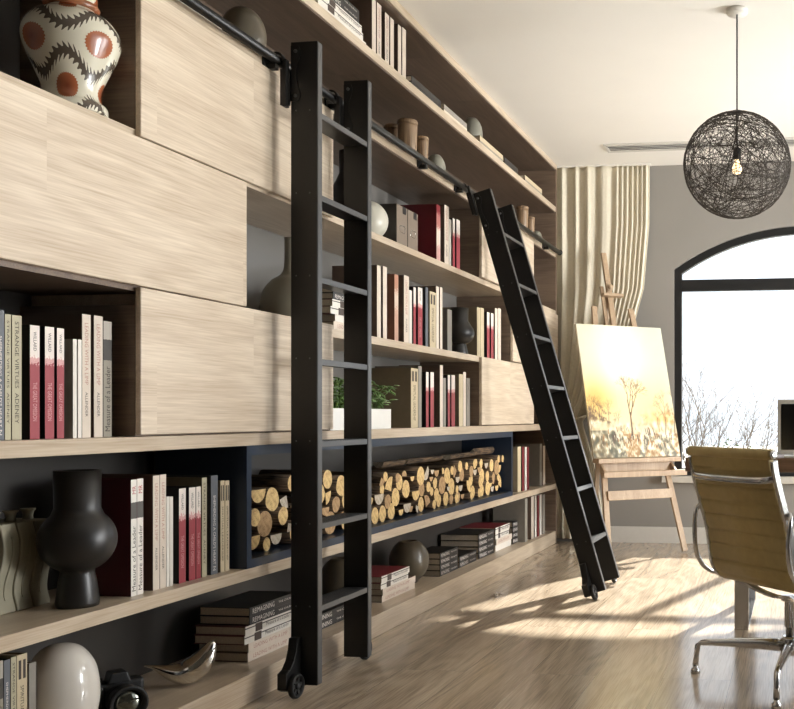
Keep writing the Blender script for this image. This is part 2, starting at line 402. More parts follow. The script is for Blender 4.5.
# ---------------------------------------------------------------- books
WHITEP = (232, 226, 216)
RED = banded('spine_red_white', [(0, (150, 56, 64)), (.60, (150, 56, 64)), (.66, (206, 156, 152)), (.72, (226, 216, 206))], nstr=.16)
REDB = flat('cover_black', (26, 23, 22), .5)
MEASD = banded('spine_grey_band', [(0, (150, 143, 128)), (.66, (70, 66, 60)), (.84, (176, 168, 156))], nstr=.01)
MEASW = banded('spine_white_band', [(0, (226, 220, 210)), (.66, (84, 80, 76)), (.80, (228, 222, 212))], nstr=.01)
STY = {
 'red': (RED, REDB), 'darkred': (flat('spine_maroon', (112, 34, 40), .5), REDB),
 'limp': (flat('spine_beige', (214, 200, 184), .55, var=.03), flat('cover_brown', (98, 80, 68), .6)),
 'measd': (MEASD, flat('cover_dark', (58, 50, 42), .5)), 'measw': (MEASW, flat('cover_maroon', (84, 26, 32), .45)),
 'strange': (flat('spine_sage_cream', (178, 170, 142), .55, var=.04), flat('cover_sage', (120, 112, 90), .55)),
 'slate': (flat('spine_slate', (96, 99, 104), .5, var=.04), flat('cover_slate', (60, 62, 66), .5)),
 'white': (flat('spine_white', (224, 218, 208), .5, var=.02), flat('cover_white', (196, 190, 180), .5)),
 'khaki': (flat('spine_khaki', (196, 180, 148), .55, var=.04), flat('cover_taupe', (128, 114, 92), .6)),
 'grey': (flat('spine_grey', (142, 136, 126), .55, var=.05), flat('cover_grey', (120, 114, 104), .55)),
 'terra': (banded('spine_terracotta', [(0, (188, 150, 130)), (.5, (206, 186, 168)), (.75, (182, 132, 108))], nstr=.5), flat('cover_terracotta', (150, 104, 82), .6)),
 'maroon': (banded('spine_maroon_white', [(0, (196, 150, 142)), (.3, (214, 196, 182)), (.6, (176, 110, 104)), (.9, (120, 26, 34))], nstr=.3), flat('cover_crimson', (104, 26, 34), .4)),
 'black': (flat('spine_black', (38, 36, 35), .45, var=.05), flat('cover_jet', (20, 19, 19), .5)),
 'redflat': (MEASW, flat('cover_wine', (124, 34, 42), .5)),
}
STYN = {'red': 'red and white book', 'darkred': 'thin maroon book', 'limp': 'beige-spined tall book', 'measd': 'grey book with dark spine band', 'measw': 'white book with dark spine band',
 'strange': 'sage cream book', 'slate': 'slate grey book', 'white': 'short white book', 'khaki': 'khaki-spined book', 'grey': 'plain grey book', 'terra': 'terracotta book', 'maroon': 'thick crimson book', 'black': 'black book'}
T_D = flat('print_dark', (60, 50, 44), .6); T_L = flat('print_light', (222, 214, 206), .6); T_R = flat('print_red', (170, 40, 44), .6); T_P = flat('print_pink', (206, 150, 150), .6)
ORD = ['first', 'second', 'third', 'fourth', 'fifth', 'sixth', 'seventh', 'eighth', 'ninth']
def book_case_bm(W, Hh, D, thin=.0025):
    """hard case: spine towards +X at x=0, boards at both sides, open at top"""
    bm = BM()
    fs = box(bm, -thin, 0, 0, W, 0, Hh, 1); fs[1].material_index = 0; fs[0].material_index = 1; fs[5].material_index = 0
    box(bm, -D, -thin, 0, thin, 0, Hh, 1); box(bm, -D, -thin, W - thin, W, 0, Hh, 1)
    return bm
def up_row(zb, rowname, group, items, xs=XF - .045, titles=True):
    total = {}
    for it in items: total[it[3]] = total.get(it[3], 0) + 1
    seen = {}
    for it in items:
        u0, u1, vt, st = it[:4]; big = it[4] if len(it) > 4 else 0
        y0 = yat(u0, xs); y1 = yat(u1, xs) - .0012
        W = y1 - y0; Hh = zat(vt, xs, y0) - zb; D = big or min(.235, max(.13, Hh * .78))
        k = seen.get(st, 0); seen[st] = k + 1
        nm = STYN[st]
        lab = (nm + ' ' + rowname) if total[st] == 1 else ('%s %s from the left, %s' % (ORD[k], nm, rowname))
        sp, cv = STY[st]; px = u1 - u0
        if px < 4.1:
            bm = book_case_bm(W, Hh, D); box(bm, -D + .004, -.003, .0027, W - .0027, .003, Hh - .004, 2)
            o = obj('book', bm, [sp, cv, PAPER]); o.location = (xs, y0, zb + .0004); tag(o, lab, 'book', group); continue
        t = thing('book', lab, 'book', (xs, y0, zb + .0004), 0, group)
        obj('cover', book_case_bm(W, Hh, D), [sp, cv], t)
        bm = BM(); box(bm, -D + .004, -.003, .0027, W - .0027, .003, Hh - .004); obj('pages', bm, PAPER, t)
        if not titles: continue
        e = .0005; c = W / 2
        if st == 'red':
            text('THE GREAT OMISSION', T_P, t, e, c, Hh * .33, Hh * .34, W * .45); text('WILLARD', T_D, t, e, c, Hh * .86, Hh * .17, W * .32)
        elif st == 'limp': text('LEADING WITH A LIMP', flat('print_rose', (176, 128, 112), .6), t, e, c, Hh * .68, Hh * .5, W * .42); text('ALLENDER', T_D, t, e, c, Hh * .27, Hh * .2, W * .3)
        elif st == 'measd': text('Measure of a Leader', T_D, t, e, c, Hh * .33, Hh * .56, W * .62, 'up')
        elif st == 'measw': text('Measure of a Leader', T_D, t, e, c, Hh * .32, Hh * .56, W * .62, 'up'); text('MR', T_R, t, e, c, Hh * .91, Hh * .07, W * .6, 'up')
        elif st == 'strange': text('STRANGE VIRTUES  ADENEY', T_D, t, e, c, Hh * .54, Hh * .82, W * .4)
        elif st == 'slate': text('SHEPHERDING A CHILD\'S HEART', T_L, t, e, c, Hh * .45, Hh * .7, W * .35); text('N', T_L, t, e, c, Hh * .06, Hh * .04, W * .4)
        elif st == 'khaki':
            for q in (-.22, .22):
                bm = BM(); box(bm, 0, .0006, c + q * W - W * .12, c + q * W + W * .12, Hh * .78, Hh * .95); obj('spine_bar', bm, T_D, t)
            text('SPIRITUAL LEADERSHIP', T_D, t, e, c, Hh * .42, Hh * .6, W * .34)

# shelf B far left, above the black vase
up_row(LV['B'][1], 'on shelf above black vase', 'books on the shelf above the large black vase',
 [(-12, -4.5, 311, 'slate'), (-3.5, 4.6, 309.5, 'slate'), (5, 11.3, 314, 'strange'), (12, 22, 315, 'strange'), (30, 40, 325, 'red'), (45, 54.5, 326.5, 'red'), (57, 64.5, 328, 'red'),
  (73, 77, 339, 'white'), (78, 82, 339.5, 'white'), (82.2, 91, 314, 'limp', .2), (94, 103, 315.5, 'limp'), (103.5, 112, 321, 'measd')])
up_row(LV['A'][1], 'right of large black vase', 'books right of the large black vase',
 [(131, 137, 480, 'measw', .225), (137.2, 143.5, 479, 'measw'), (153, 159.8, 476, 'limp'), (160, 166.3, 475, 'limp'), (166.6, 169.8, 497, 'white'), (170.1, 173.3, 497, 'white'),
  (179, 186, 489, 'red'), (189, 195.8, 488, 'red'), (196.2, 201, 487, 'red'), (202, 207, 478, 'strange'), (211, 218, 476, 'slate'), (220.5, 224.8, 481, 'khaki'), (225.2, 229.5, 481, 'khaki')])
up_row(LV['C'][1], 'beside the two box files', 'books beside the box files on the upper shelf',
 [(436.5, 440.5, 204, 'maroon', .25), (444.5, 449, 204.5, 'limp'), (449.3, 451.3, 219, 'white'), (452.7, 455, 218, 'red'), (456.5, 460, 219, 'red')])
up_row(LV['F'][1], 'above the planter shelf', 'books above the planter shelf',
 [(377, 381, 265, 'limp', .22), (383, 387, 266, 'limp'), (394.5, 398.5, 274, 'terra'), (404, 409, 275, 'limp'), (409.3, 412, 290, 'white'), (413.5, 416, 287, 'red'), (418, 422.5, 287, 'red'),
  (425.5, 428.2, 287, 'slate'), (429.8, 436, 291, 'khaki'), (436.2, 439, 286, 'limp'), (440, 442.5, 287, 'limp'), (447.5, 452, 309, 'grey')])
up_row(LV['F'][1], 'right of small handled vase', 'books right of the small handled vase',
 [(477, 480.5, 307, 'khaki'), (480.7, 484, 307.5, 'khaki'), (487, 489.6, 312, 'red'), (491, 493.6, 313, 'red'), (495, 497.6, 308, 'limp'), (498, 501, 308, 'limp')])
up_row(LV['B'][1], 'right of the green plant', 'books right of the green plant',
 [(411, 418, 368, 'khaki', .235), (418.4, 421.7, 366, 'grey'), (426, 428.7, 372, 'red'), (430.5, 434, 372, 'red'), (440, 443, 365, 'limp'), (443.3, 446, 378, 'grey'),
  (447.8, 450.2, 375, 'red'), (451.4, 455, 375, 'red'), (459, 463, 374, 'khaki'), (463.2, 466, 372, 'limp'), (466.5, 470, 378, 'grey')])
up_row(LV['E'][1], 'on the top shelf', 'upright books on the top shelf',
 [(372, 376, -3, 'limp', .2), (377, 381.5, 2, 'limp'), (385, 389.3, 12, 'limp'), (390.3, 394, 17, 'limp'), (398, 401.3, 24, 'limp'), (402.3, 406, 27, 'limp')])
up_row(LV['A'][1], 'right of the firewood box', 'books right of the firewood box',
 [(517.6, 521, 447, 'khaki'), (522.2, 524.3, 447, 'darkred'), (525.2, 526.7, 447, 'white'), (527.2, 529, 447, 'darkred'), (539.8, 542, 444, 'grey', .19), (543, 545.2, 446, 'limp')])
up_row(.10, 'at the far end of bottom ledge', 'upright books at the far end of the bottom ledge',
 [(525, 527.5, 499, 'grey', .235), (531.2, 533.8, 497, 'limp'), (535, 536.6, 496, 'white'), (537.3, 539.2, 496, 'darkred'), (540, 541.6, 495, 'white'), (542.6, 545, 495, 'grey')])
up_row(.10, 'left of the white egg vase', 'books left of the white egg vase',
 [(-8, -3, 664, 'darkred'), (-2.5, 3.5, 662, 'measd'), (4, 10.5, 661, 'slate'), (11, 16.7, 658, 'strange'), (17, 27.5, 656, 'khaki'), (29, 36.5, 664, 'grey')], xs=XF - .09)

def flat_stack(zb, y0, items, where, group, depth_=.19, xs=None, titles=True):
    """items bottom-up: (style, thickness, length, shift)"""
    if xs is None: xs = -2.0 if zb < .2 else XF - .02
    z = zb + .0004; n = len(items)
    for i, (st, th, ln, sh) in enumerate(items):
        sp, cv = STY[st]; yy = y0 + sh
        nm = {'black': 'black book', 'redflat': 'wine-covered book', 'measw': 'white-spined banded book', 'limp': 'beige book', 'white': 'white book', 'khaki': 'khaki book', 'grey': 'grey book'}[st]
        pos = 'lying alone' if n == 1 else ('bottom of' if i == 0 else ('top of' if i == n - 1 else ORD[i] + ' up in'))
        lab = '%s, %s %s' % (nm, pos, where)
        t = thing('book', lab, 'book', (xs, yy, z), 0, group)
        bm = BM(); c = .0022
        box(bm, -c, 0, 0, ln, 0, th, 0); box(bm, -depth_, -c, 0, ln, 0, c, 1); box(bm, -depth_, -c, 0, ln, th - c, th, 1)
        obj('cover', bm, [sp, cv], t)
        bm = BM(); box(bm, -depth_ + .004, -c - .0002, .004, ln - .004, c + .0002, th - c - .0002); obj('pages', bm, PAPER, t)
        if titles:
            if st == 'black':
                text('REIMAGINING', T_L, t, .0005, ln * .28, th * .5, ln * .44, th * .6, 'flat'); text('THE CHURCH', T_L, t, .0005, ln * .76, th * .52, ln * .34, th * .24, 'flat')
            elif st in ('measw', 'redflat'):
                bm = BM(); box(bm, 0, .0006, ln * .2, ln * .34, .001, th - .001); obj('spine_band', bm, flat('print_band', (74, 62, 54), .6), t)
                text('Measure of a Leader', T_D, t, .0009, ln * .68, th * .5, ln * .52, th * .42, 'flat')
            elif st == 'limp': text('LEADING WITH A LIMP', flat('print_rose', (176, 128, 112), .6), t, .0005, ln * .45, th * .5, ln * .7, th * .45, 'flat')
        z += th + .0006
    return z
def ya(u, xs=XF - .02): return yat(u, xs)
def yb_(u): return yat(u, -2.0)
G = 'books lying in stacks on the bottom ledge'
L1 = yb_(292) + .03 - yb_(250)
flat_stack(.10, yb_(248), [('limp', .033, L1 + .01, 0), ('limp', .033, L1 + .01, .004), ('measw', .032, L1, -.022), ('measw', .032, L1, -.016), ('black', .031, L1 + .01, .01), ('black', .032, L1 + .01, .01)],
   'stack behind near ladder foot', G, .2)
flat_stack(.10, yb_(292) + .1, [('black', .032, yb_(358) - yb_(292) - .12, 0), ('black', .032, yb_(358) - yb_(292) - .12, 0)], 'low stack between ladder uprights', G, .19)
d = yb_(413) - yb_(380)
flat_stack(.10, yb_(382), [('limp', .031, d, 0), ('limp', .031, d, .01), ('measw', .03, d * .82, -.012), ('redflat', .031, d * .84, -.005)], 'wine-topped stack beside near ladder', G, .2)
d = yb_(458) - yb_(440)
flat_stack(.10, yb_(440), [('black', .032, d, 0)] * 4, 'dark stack right of round pot', G, .16)
d = yb_(476.5) - yb_(459.3)
flat_stack(.10, yb_(459.3), [('black', .033, d, 0)] * 2, 'lowest dark stack', G, .2)
d = yb_(494) - yb_(478.5)
flat_stack(.10, yb_(478.5), [('black', .038, d, 0)] * 4, 'dark stack left of far wine-topped stack', G, .25)
d = yb_(511) - yb_(495.5)
flat_stack(.10, yb_(495.5), [('white', .04, d, 0), ('limp', .04, d, .02), ('measw', .038, d * .85, 0), ('redflat', .038, d * .9, 0)], 'far wine-topped stack', G, .25)
d = yb_(523.5) - yb_(512.5)
flat_stack(.10, yb_(512.5), [('black', .038, d, 0)] * 4, 'farthest dark stack', G, .16)
d = ya(373) - ya(337)
flat_stack(LV['F'][1], ya(336.5), [('limp', .036, d, -.025), ('white', .028, d, -.012), ('measw', .031, d, -.05), ('measw', .03, d, -.035), ('black', .026, d * .86, -.03), ('black', .026, d * .86, -.03)],
   'pale stack behind near ladder', 'books stacked behind the near ladder', .2)
# top shelf stacks
zE = LV['E'][1]
flat_stack(zE, ya(318), [('white', .022, ya(366) - ya(318), 0), ('measw', .03, ya(363) - ya(318), 0), ('measw', .028, ya(363) - ya(322), .02), ('black', .028, ya(363) - ya(325), .02), ('black', .028, ya(363) - ya(325), .02)],
   'stack at left of top shelf', 'books lying on the top shelf', .2)
for (a, b, st, wh) in ((411.5, 441, ['black', 'black'], 'second stack on top shelf'), (444, 467, ['limp', 'grey'], 'top shelf stack before the grey ball'),
                       (480, 503, ['grey', 'khaki'], 'top shelf stack after the grey ball'), (504.5, 518, ['black', 'black'], 'small top shelf stack'), (525, 542, ['grey', 'khaki'], 'last top shelf stack')):
    flat_stack(zE, ya(a), [(s_, .028, ya(b) - ya(a), 0) for s_ in st], wh, 'books lying on the top shelf', .17, titles=False)
zD = LV['D'][1]
for (a, b, st, wh) in ((170, 222, ['white', 'limp'], 'stack left of olive ball vase'), (319, 341, ['grey', 'khaki'], 'stack between near ladder uprights'), (366, 386, ['grey', 'black'], 'stack left of wooden canisters'),
                       (446, 470, ['grey', 'khaki'], 'stack right of grey ball'), (494, 511, ['limp', 'white'], 'stack behind leaning ladder top')):
    flat_stack(zD, ya(a), [(s_, .022, ya(b) - ya(a), 0) for s_ in st], wh, 'books lying behind the ladder rail', .17, titles=False)

# ---------------------------------------------------------------- vases and ornaments
def pot(name, prof, mat, u, X, z, label, cat='vase', n=48, sm=6, ax=None):
    t = thing(name, label, cat, (X, yat(u, X), z + .0005)); bm = BM(); lathe(bm, smoothprof(prof, sm) if sm else prof, n)
    o = obj('body', bm, mat, t, recalc=True); return t
def hollow(prof, wall=.006):
    return prof + [(max(.004, prof[-1][0] - wall), prof[-1][1])] + [(max(.003, r - wall), z) for r, z in reversed(prof) if z > .01 and z < prof[-1][1] - .004] + [(0.0, .012)]
# large black vase
P = [(.0, 0), (.052, 0), (.054, .012), (.047, .07), (.042, .092)]
P += [(.097 * math.sin(a), .185 - .097 * math.cos(a) * .96) for a in [x * PI / 180 for x in range(26, 146, 8)]]
P += [(.057, .273), (.058, .378)]
t = thing('ceramic_vase', 'large matte black bulbous vase with wide straight neck', 'vase', (-2.0, yat(77.5, -2.0), LV['A'][1] + .0005))
bm = BM(); lathe(bm, P + [(.052, .378), (.052, .28), (.0, .27)], 56); obj('body', bm, CER_BLK, t)
# wavy sage bottles
def wavy(u0, u1, label, k):
    X = -2.106; y0 = yat(u0, X); y1 = yat(u1, X) - .004; W = y1 - y0; Hh = .24
    t = thing('wavy_bottle', label, 'vase', (X, (y0 + y1) / 2, LV['A'][1] + .0005), 0, 'wavy sage bottles in a row')
    def wv(z): return -.012 * math.sin(2 * PI * z / Hh + .2) * min(1, 4 * z / Hh + .2) 
    bm = BM(); n = 26; L_, R_ = [], []
    for i in range(n + 1):
        z = Hh * i / n; L_.append((-W / 2 + wv(z), z)); R_.append((W / 2 + wv(z), z))
    # body extruded in X, in quads
    Dp = .13; ring = []
    for d_ in (0, -Dp):
        ring.append(([bm.verts.new((d_, a, z)) for a, z in L_], [bm.verts.new((d_, a, z)) for a, z in R_]))
    (l0, r0), (l1, r1) = ring
    for i in range(n):
        bm.faces.new((l0[i], r0[i], r0[i + 1], l0[i + 1])); bm.faces.new((l1[i], l1[i + 1], r1[i + 1], r1[i]))
        for q in ((l0[i], l0[i + 1], l1[i + 1], l1[i]), (r0[i], r1[i], r1[i + 1], r0[i + 1])):
            f = bm.faces.new(q); f.smooth = True
    bm.faces.new((l0[0], l1[0], r1[0], r0[0])); bm.faces.new((l0[n], r0[n], r1[n], l1[n]))
    obj('body', bm, CER_SAGE, t, bevel=.003)
    bm = BM(); tube(bm, [(.0005, wv(z) * 1.25, z) for z in [Hh * (.15 + .7 * i / 16) for i in range(17)]], [.0012 + .0018 * math.sin(PI * i / 16) for i in range(17)], 8); obj('raised_line', bm, CER_SAGE, t)
    bm = BM(); lathe(bm, [(.014, 0), (.012, .012), (.014, .022), (.019, .027), (.019, .03), (.013, .03), (.011, .01)], 28, (-.045, wv(Hh), Hh + .0002)); obj('neck', bm, CER_SAGE, t)
wavy(.2, 17.6, 'leftmost wavy sage bottle, third from the large black vase', 1)
wavy(18, 34.8, 'wavy sage bottle in the middle of the row of three', 2)
wavy(35.2, 52, 'wavy sage bottle nearest the large black vase', 3)
# white egg vase on the ledge
pot('egg_vase', [(.0, .0), (.045, .0), (.072, .035), (.089, .10), (.092, .155), (.082, .215), (.056, .258), (.03, .275), (.0, .28)], CER_WHT, 61, -2.0, .10, 'glossy white egg-shaped vase on the bottom ledge by the camera')
# camera
ct = thing('photo_camera', 'black camera with large lens on the bottom ledge', 'camera', (-2.02, yat(121, -2.02), .1006), math.radians(-38))
CAMB = flat('camera_black', (26, 26, 27), .5, bump=.3, scale=200)
bm = BM(); box(bm, -.075, -.02, -.07, .07, 0, .10); obj('body', bm, CAMB, ct, bevel=.01, seg=3)
bm = BM(); prism(bm, [(-.032, .095), (-.022, .128), (.022, .128), (.032, .095)], -.07, -.012, 'YZ'); obj('viewfinder', bm, CAMB, ct, bevel=.005)
bm = BM(); prism(bm, [(-.075, 0), (-.075, .09), (-.06, .1), (-.045, .09), (-.045, 0)], -.08, .0, 'YZ'); obj('grip', bm, CAMB, ct, bevel=.006)
bm = BM(); lathe(bm, [(.034, -.02), (.036, 0), (.044, .004), (.044, .02), (.046, .021), (.046, .03), (.044, .031), (.044, .036), (.049, .04), (.049, .062), (.052, .064), (.052, .085), (.047, .088), (.040, .08), (.038, .07)], 48, (0, 0, .054), ax='X'); obj('lens_barrel', bm, RUB, ct)
bm = BM(); lathe(bm, [(.0385, .066), (.036, .072), (.028, .077), (.015, .080), (0, .081)], 36, (0, 0, .054), ax='X'); obj('lens_glass', bm, flat('lens_glass', (120, 122, 112), .06, metal=.9, var=.3, scale=30), ct)
bm = BM(); lathe(bm, [(.0, .0), (.012, 0), (.012, .012), (.0, .013)], 20, (-.05, -.05, .1)); obj('shutter_dial', bm, RUB, ct)
# polished silver bird
bt = thing('bird_figurine', 'polished silver abstract bird resting on the bottom ledge', 'figurine', (-2.04, yat(184, -2.04), .1006), math.radians(-58))
def bird():
    spine = [(-.118, .078, .0015, .0015), (-.09, .071, .007, .007), (-.06, .058, .016, .018), (-.03, .046, .024, .030), (.0, .042, .030, .040), (.03, .054, .032, .042), (.055, .078, .028, .037), (.072, .106, .021, .027), (.086, .134, .010, .012), (.09, .14, .001, .001)]
    sp = smoothprof(spine, 5); bm = BM(); rings = []
    for i, (y, z, rx, rz) in enumerate(sp):
        a = sp[max(0, i - 1)]; b = sp[min(len(sp) - 1, i + 1)]; t = Vector((0, b[0] - a[0], b[1] - a[1])).normalized(); n_ = Vector((1, 0, 0)).cross(t)
        rings.append([bm.verts.new(Vector((0, y, z)) + Vector((1, 0, 0)) * math.cos(k * PI / 12) * rx + n_ * math.sin(k * PI / 12) * rz) for k in range(24)])
    for i in range(len(rings) - 1):
        for k in range(24):
            f = bm.faces.new((rings[i][k], rings[i][(k + 1) % 24], rings[i + 1][(k + 1) % 24], rings[i + 1][k])); f.smooth = True
    bm.faces.new(rings[0]); bm.faces.new(rings[-1]); return obj('body', bm, SILVER, bt)
bird()
# round pots on the ledge
def ball(name, u, X, z, r, rz, mat, label, lip=.35):
    prof = [(.0, 0.0), (r * .42, 0.0)] + [(r * math.sin(a), rz - rz * math.cos(a)) for a in [x * PI / 180 for x in range(28, 181 - int(lip * 60), 8)]]
    re, ze = prof[-1]
    t = thing(name, label, 'vase', (X, yat(u, X), z + .0005)); bm = BM(); lathe(bm, prof + [(re * .9, ze - .004), (re * .8, ze - rz * .3), (0, ze - rz * .45)], 48); obj('body', bm, mat, t); return t
ball('round_pot', 409, -2.1, .10, .106, .118, CER_OLV, 'dark olive round pot between stacks of books on the ledge')
ball('round_pot', 341, -2.12, .10, .1, .125, CER_OLV, 'dark olive round pot half hidden behind near ladder', )
# bottle vase with long neck
t = thing('bottle_vase', 'grey-brown bottle vase with round body and long neck', 'vase', (-2.04, yat(290, -2.04), LV['F'][1] + .0005))
PB = [(0, 0), (.06, 0), (.085, .02), (.108, .06), (.112, .10), (.1, .145), (.07, .185), (.038, .208), (.024, .235), (.021, .29), (.022, .36)]
bm = BM(); lathe(bm, smoothprof(PB, 6) + [(.018, .36), (.017, .25)], 48); obj('body', bm, CER_TAU, t)
# white ball vase upper shelf
ball('ball_vase', 368, -2.02, LV['C'][1], .092, .094, flat('cream_ceramic', (206, 202, 188), .3, var=.02), 'cream ball vase left of the two box files')
ball('ball_vase', 243, -2.02, zD, .08, .107, CER_OLV, 'olive ball vase above the cabinet, behind the ladder rail')
ball('ball_vase', 435.5, -2.0, zD, .055, .085, CER_GRY, 'grey-green ball vase right of the near wooden canisters')
ball('ball_vase', 536.5, -2.0, zD, .045, .07, CER_GRY, 'grey-green ball vase right of the far wooden canisters')
ball('ball_vase', 472, -2.02, zE, .065, .108, CER_GRY, 'grey-green ball vase on the top shelf')
# black vases on inner shelves
PK = [(0, 0), (.05, 0), (.05, .01), (.04, .055), (.038, .062)] + [(.085 * math.sin(a), .125 - .085 * math.cos(a) * .85) for a in [x * PI / 180 for x in range(32, 140, 12)]] + [(.05, .2), (.052, .275), (.046, .275), (.044, .2), (0, .19)]
t = thing('handled_vase', 'small black vase with ring handle among the middle shelf books', 'vase', (-1.97, yat(459, -1.97), LV['F'][1] + .0005))
bm = BM(); lathe(bm, [(r * 1.05, z * .98) for r, z in PK], 44); obj('body', bm, CER_BLK, t)
bm = BM(); tube(bm, [(.01, .088 + .028 * math.cos(a), .185 + .03 * math.sin(a)) for a in [k * PI / 12 for k in range(24)]], .006, 8, closed=True); obj('handle', bm, CER_GRY, t)
t = thing('ceramic_vase', 'tall black vase behind near ladder, right of upper cabinet', 'vase', (-2.0, yat(351, -2.0), LV['C'][1] + .0005))
bm = BM(); lathe(bm, [(r, z * 1.3) for r, z in PK], 44); obj('body', bm, CER_BLK, t)
# patterned vase
def vase_mat():
    m, nt, b = newmat('painted_vase'); L = nt.links.new; b.inputs['Roughness'].default_value = .22; b.inputs['Coat Weight'].default_value = .3
    tc = N(nt, 'ShaderNodeTexCoord'); sep = N(nt, 'ShaderNodeSeparateXYZ'); L(tc.outputs['Object'], sep.inputs[0])
    at = N(nt, 'ShaderNodeMath', operation='ARCTAN2'); L(sep.outputs['Y'], at.inputs[0]); L(sep.outputs['X'], at.inputs[1])
    # unrolled surface coordinates: (angle*r, z)
    u = N(nt, 'ShaderNodeMath', operation='MULTIPLY'); L(at.outputs[0], u.inputs[0]); u.inputs[1].default_value = .115
    cb = N(nt, 'ShaderNodeCombineXYZ'); L(u.outputs[0], cb.inputs[0]); L(sep.outputs['Z'], cb.inputs[1])
    wb = N(nt, 'ShaderNodeTexNoise'); wb.inputs['Scale'].default_value = 55; wb.inputs['Detail'].default_value = 2; L(cb.outputs[0], wb.inputs['Vector'])
    # medallions on a staggered grid
    def M_(op, a, bb=None, c=None):
        n = N(nt, 'ShaderNodeMath', operation=op)
        for i, x in enumerate((a, bb, c)):
            if x is None: continue
            if isinstance(x, (int, float)): n.inputs[i].default_value = x
            else: L(x, n.inputs[i])
        return n.outputs[0]
    z = sep.outputs['Z']; uu = u.outputs[0]
    PW_, PH_ = .178, .118
    row = M_('FLOOR', M_('DIVIDE', z, PH_)); odd = M_('MODULO', row, 2)
    us = M_('ADD', M_('ADD', uu, M_('MULTIPLY', odd, PW_ / 2)), .43)
    du = M_('SUBTRACT', M_('MULTIPLY', M_('FRACT', M_('DIVIDE', us, PW_)), PW_), PW_ / 2)
    dz = M_('SUBTRACT', M_('SUBTRACT', z, M_('MULTIPLY', row, PH_)), PH_ / 2)
    rad = M_('SQRT', M_('ADD', M_('MULTIPLY', du, du), M_('MULTIPLY', M_('MULTIPLY', dz, dz), 1.5)))
    ang = M_('ARCTAN2', dz, du); sc = M_('MULTIPLY', M_('SINE', M_('MULTIPLY', ang, 30)), .0016)
    rr = M_('ADD', rad, sc)
    med = M_('LESS_THAN', rr, .041)
    # scrolling stems with curled barbs between the medallions
    kk = M_('ROUND', M_('DIVIDE', z, PH_)); sg = M_('SUBTRACT', M_('MULTIPLY', M_('MODULO', kk, 2), 2), 1)
    wv_ = M_('MULTIPLY', M_('MULTIPLY', M_('COSINE', M_('MULTIPLY', M_('SUBTRACT', uu, PW_ / 2 - .43), 2 * PI / PW_)), .026), sg)
    st = M_('ABSOLUTE', M_('SUBTRACT', M_('SUBTRACT', z, M_('MULTIPLY', kk, PH_)), wv_))
    barb = M_('MULTIPLY', M_('POWER', M_('ABSOLUTE', M_('SINE', M_('ADD', M_('MULTIPLY', uu, 230), M_('MULTIPLY', st, 130)))), 3), .014)
    wob = M_('MULTIPLY', M_('SUBTRACT', wb.outputs['Fac'], .5), .016)
    stem = M_('LESS_THAN', M_('ADD', M_('SUBTRACT', st, barb), wob), .008)
    mx1 = N(nt, 'ShaderNodeMix', data_type='RGBA'); L(stem, mx1.inputs[0]); mx1.inputs[6].default_value = lin((214, 208, 188)); mx1.inputs[7].default_value = lin((84, 74, 64))
    guard = M_('LESS_THAN', rr, .048); mxg = N(nt, 'ShaderNodeMix', data_type='RGBA'); L(guard, mxg.inputs[0]); L(mx1.outputs[2], mxg.inputs[6]); mxg.inputs[7].default_value = lin((212, 206, 186))
    cr = N(nt, 'ShaderNodeValToRGB'); cr.color_ramp.elements[0].color = lin((124, 62, 40)); cr.color_ramp.elements[1].color = lin((166, 98, 62)); L(M_('MULTIPLY', rad, 22), cr.inputs['Fac'])
    mx2 = N(nt, 'ShaderNodeMix', data_type='RGBA'); L(med, mx2.inputs[0]); L(mxg.outputs[2], mx2.inputs[6]); L(cr.outputs[0], mx2.inputs[7])
    L(mx2.outputs[2], b.inputs['Base Color']); return m
vt = thing('painted_vase', 'painted cream vase with orange medallions and dark scrolls on longest cabinet', 'vase', (-1.985, yat(71.5, -1.985), LV['C'][1] + .0005), .4)
PV = [(0, 0), (.082, 0), (.09, .012), (.088, .03), (.076, .045), (.073, .075), (.084, .12), (.106, .18), (.121, .235), (.119, .275), (.098, .315), (.070, .335), (.060, .345)]
bm = BM(); lathe(bm, smoothprof([(r * .965, z * .83) for r, z in PV], 5), 64); obj('body', bm, vase_mat(), vt)
VO = flat('vase_orange_band', (150, 96, 66), .25, var=.3, scale=60)
bm = BM(); lathe(bm, [(.056, .286), (.064, .288), (.068, .294), (.065, .303), (.058, .306)], 48); obj('collar', bm, VO, vt)
bm = BM(); lathe(bm, smoothprof([(.057, .306), (.062, .318), (.058, .345), (.045, .365), (.02, .378), (.012, .384), (.016, .396), (.0, .402)], 4), 48); obj('lid', bm, bpy.data.materials['painted_vase'], vt)
# box files
BF = flat('box_file_taupe', (126, 112, 98), .7, var=.04, scale=60); BFD = flat('box_file_side', (48, 42, 37), .6)
for i, (a, b, lab) in enumerate(((396.7, 407.6, 'taupe box file nearest the cream ball vase'), (408, 418, 'taupe box file touching the thick crimson book'))):
    X = XF - .022; y0 = yat(a, X); y1 = yat(b, X) - .001; hh = .195
    t = thing('box_file', lab, 'box file', (X, y0, LV['C'][1] + .0005), 0, 'taupe box files'); W = y1 - y0
    bm = BM(); fs = box(bm, -.2, 0, 0, W, 0, hh, 1); fs[1].material_index = 0; obj('box', bm, [BF, BFD], t, bevel=.002)
    bm = BM(); box(bm, .0002, .0012, W * .55, W * .85, hh - .035, hh); obj('cord_tab', bm, REDB, t)
    bm = BM(); yc, zc = W * .5, hh * .42
    tube(bm, [(.0015, yc + sx * W * .24, zc + sz * .017) for sx, sz in ((-1, -.6), (-.6, -1), (.6, -1), (1, -.6), (1, .6), (.6, 1), (-.6, 1), (-1, .6))], .0014, 6, closed=True); obj('label_holder', bm, CHROME, t)
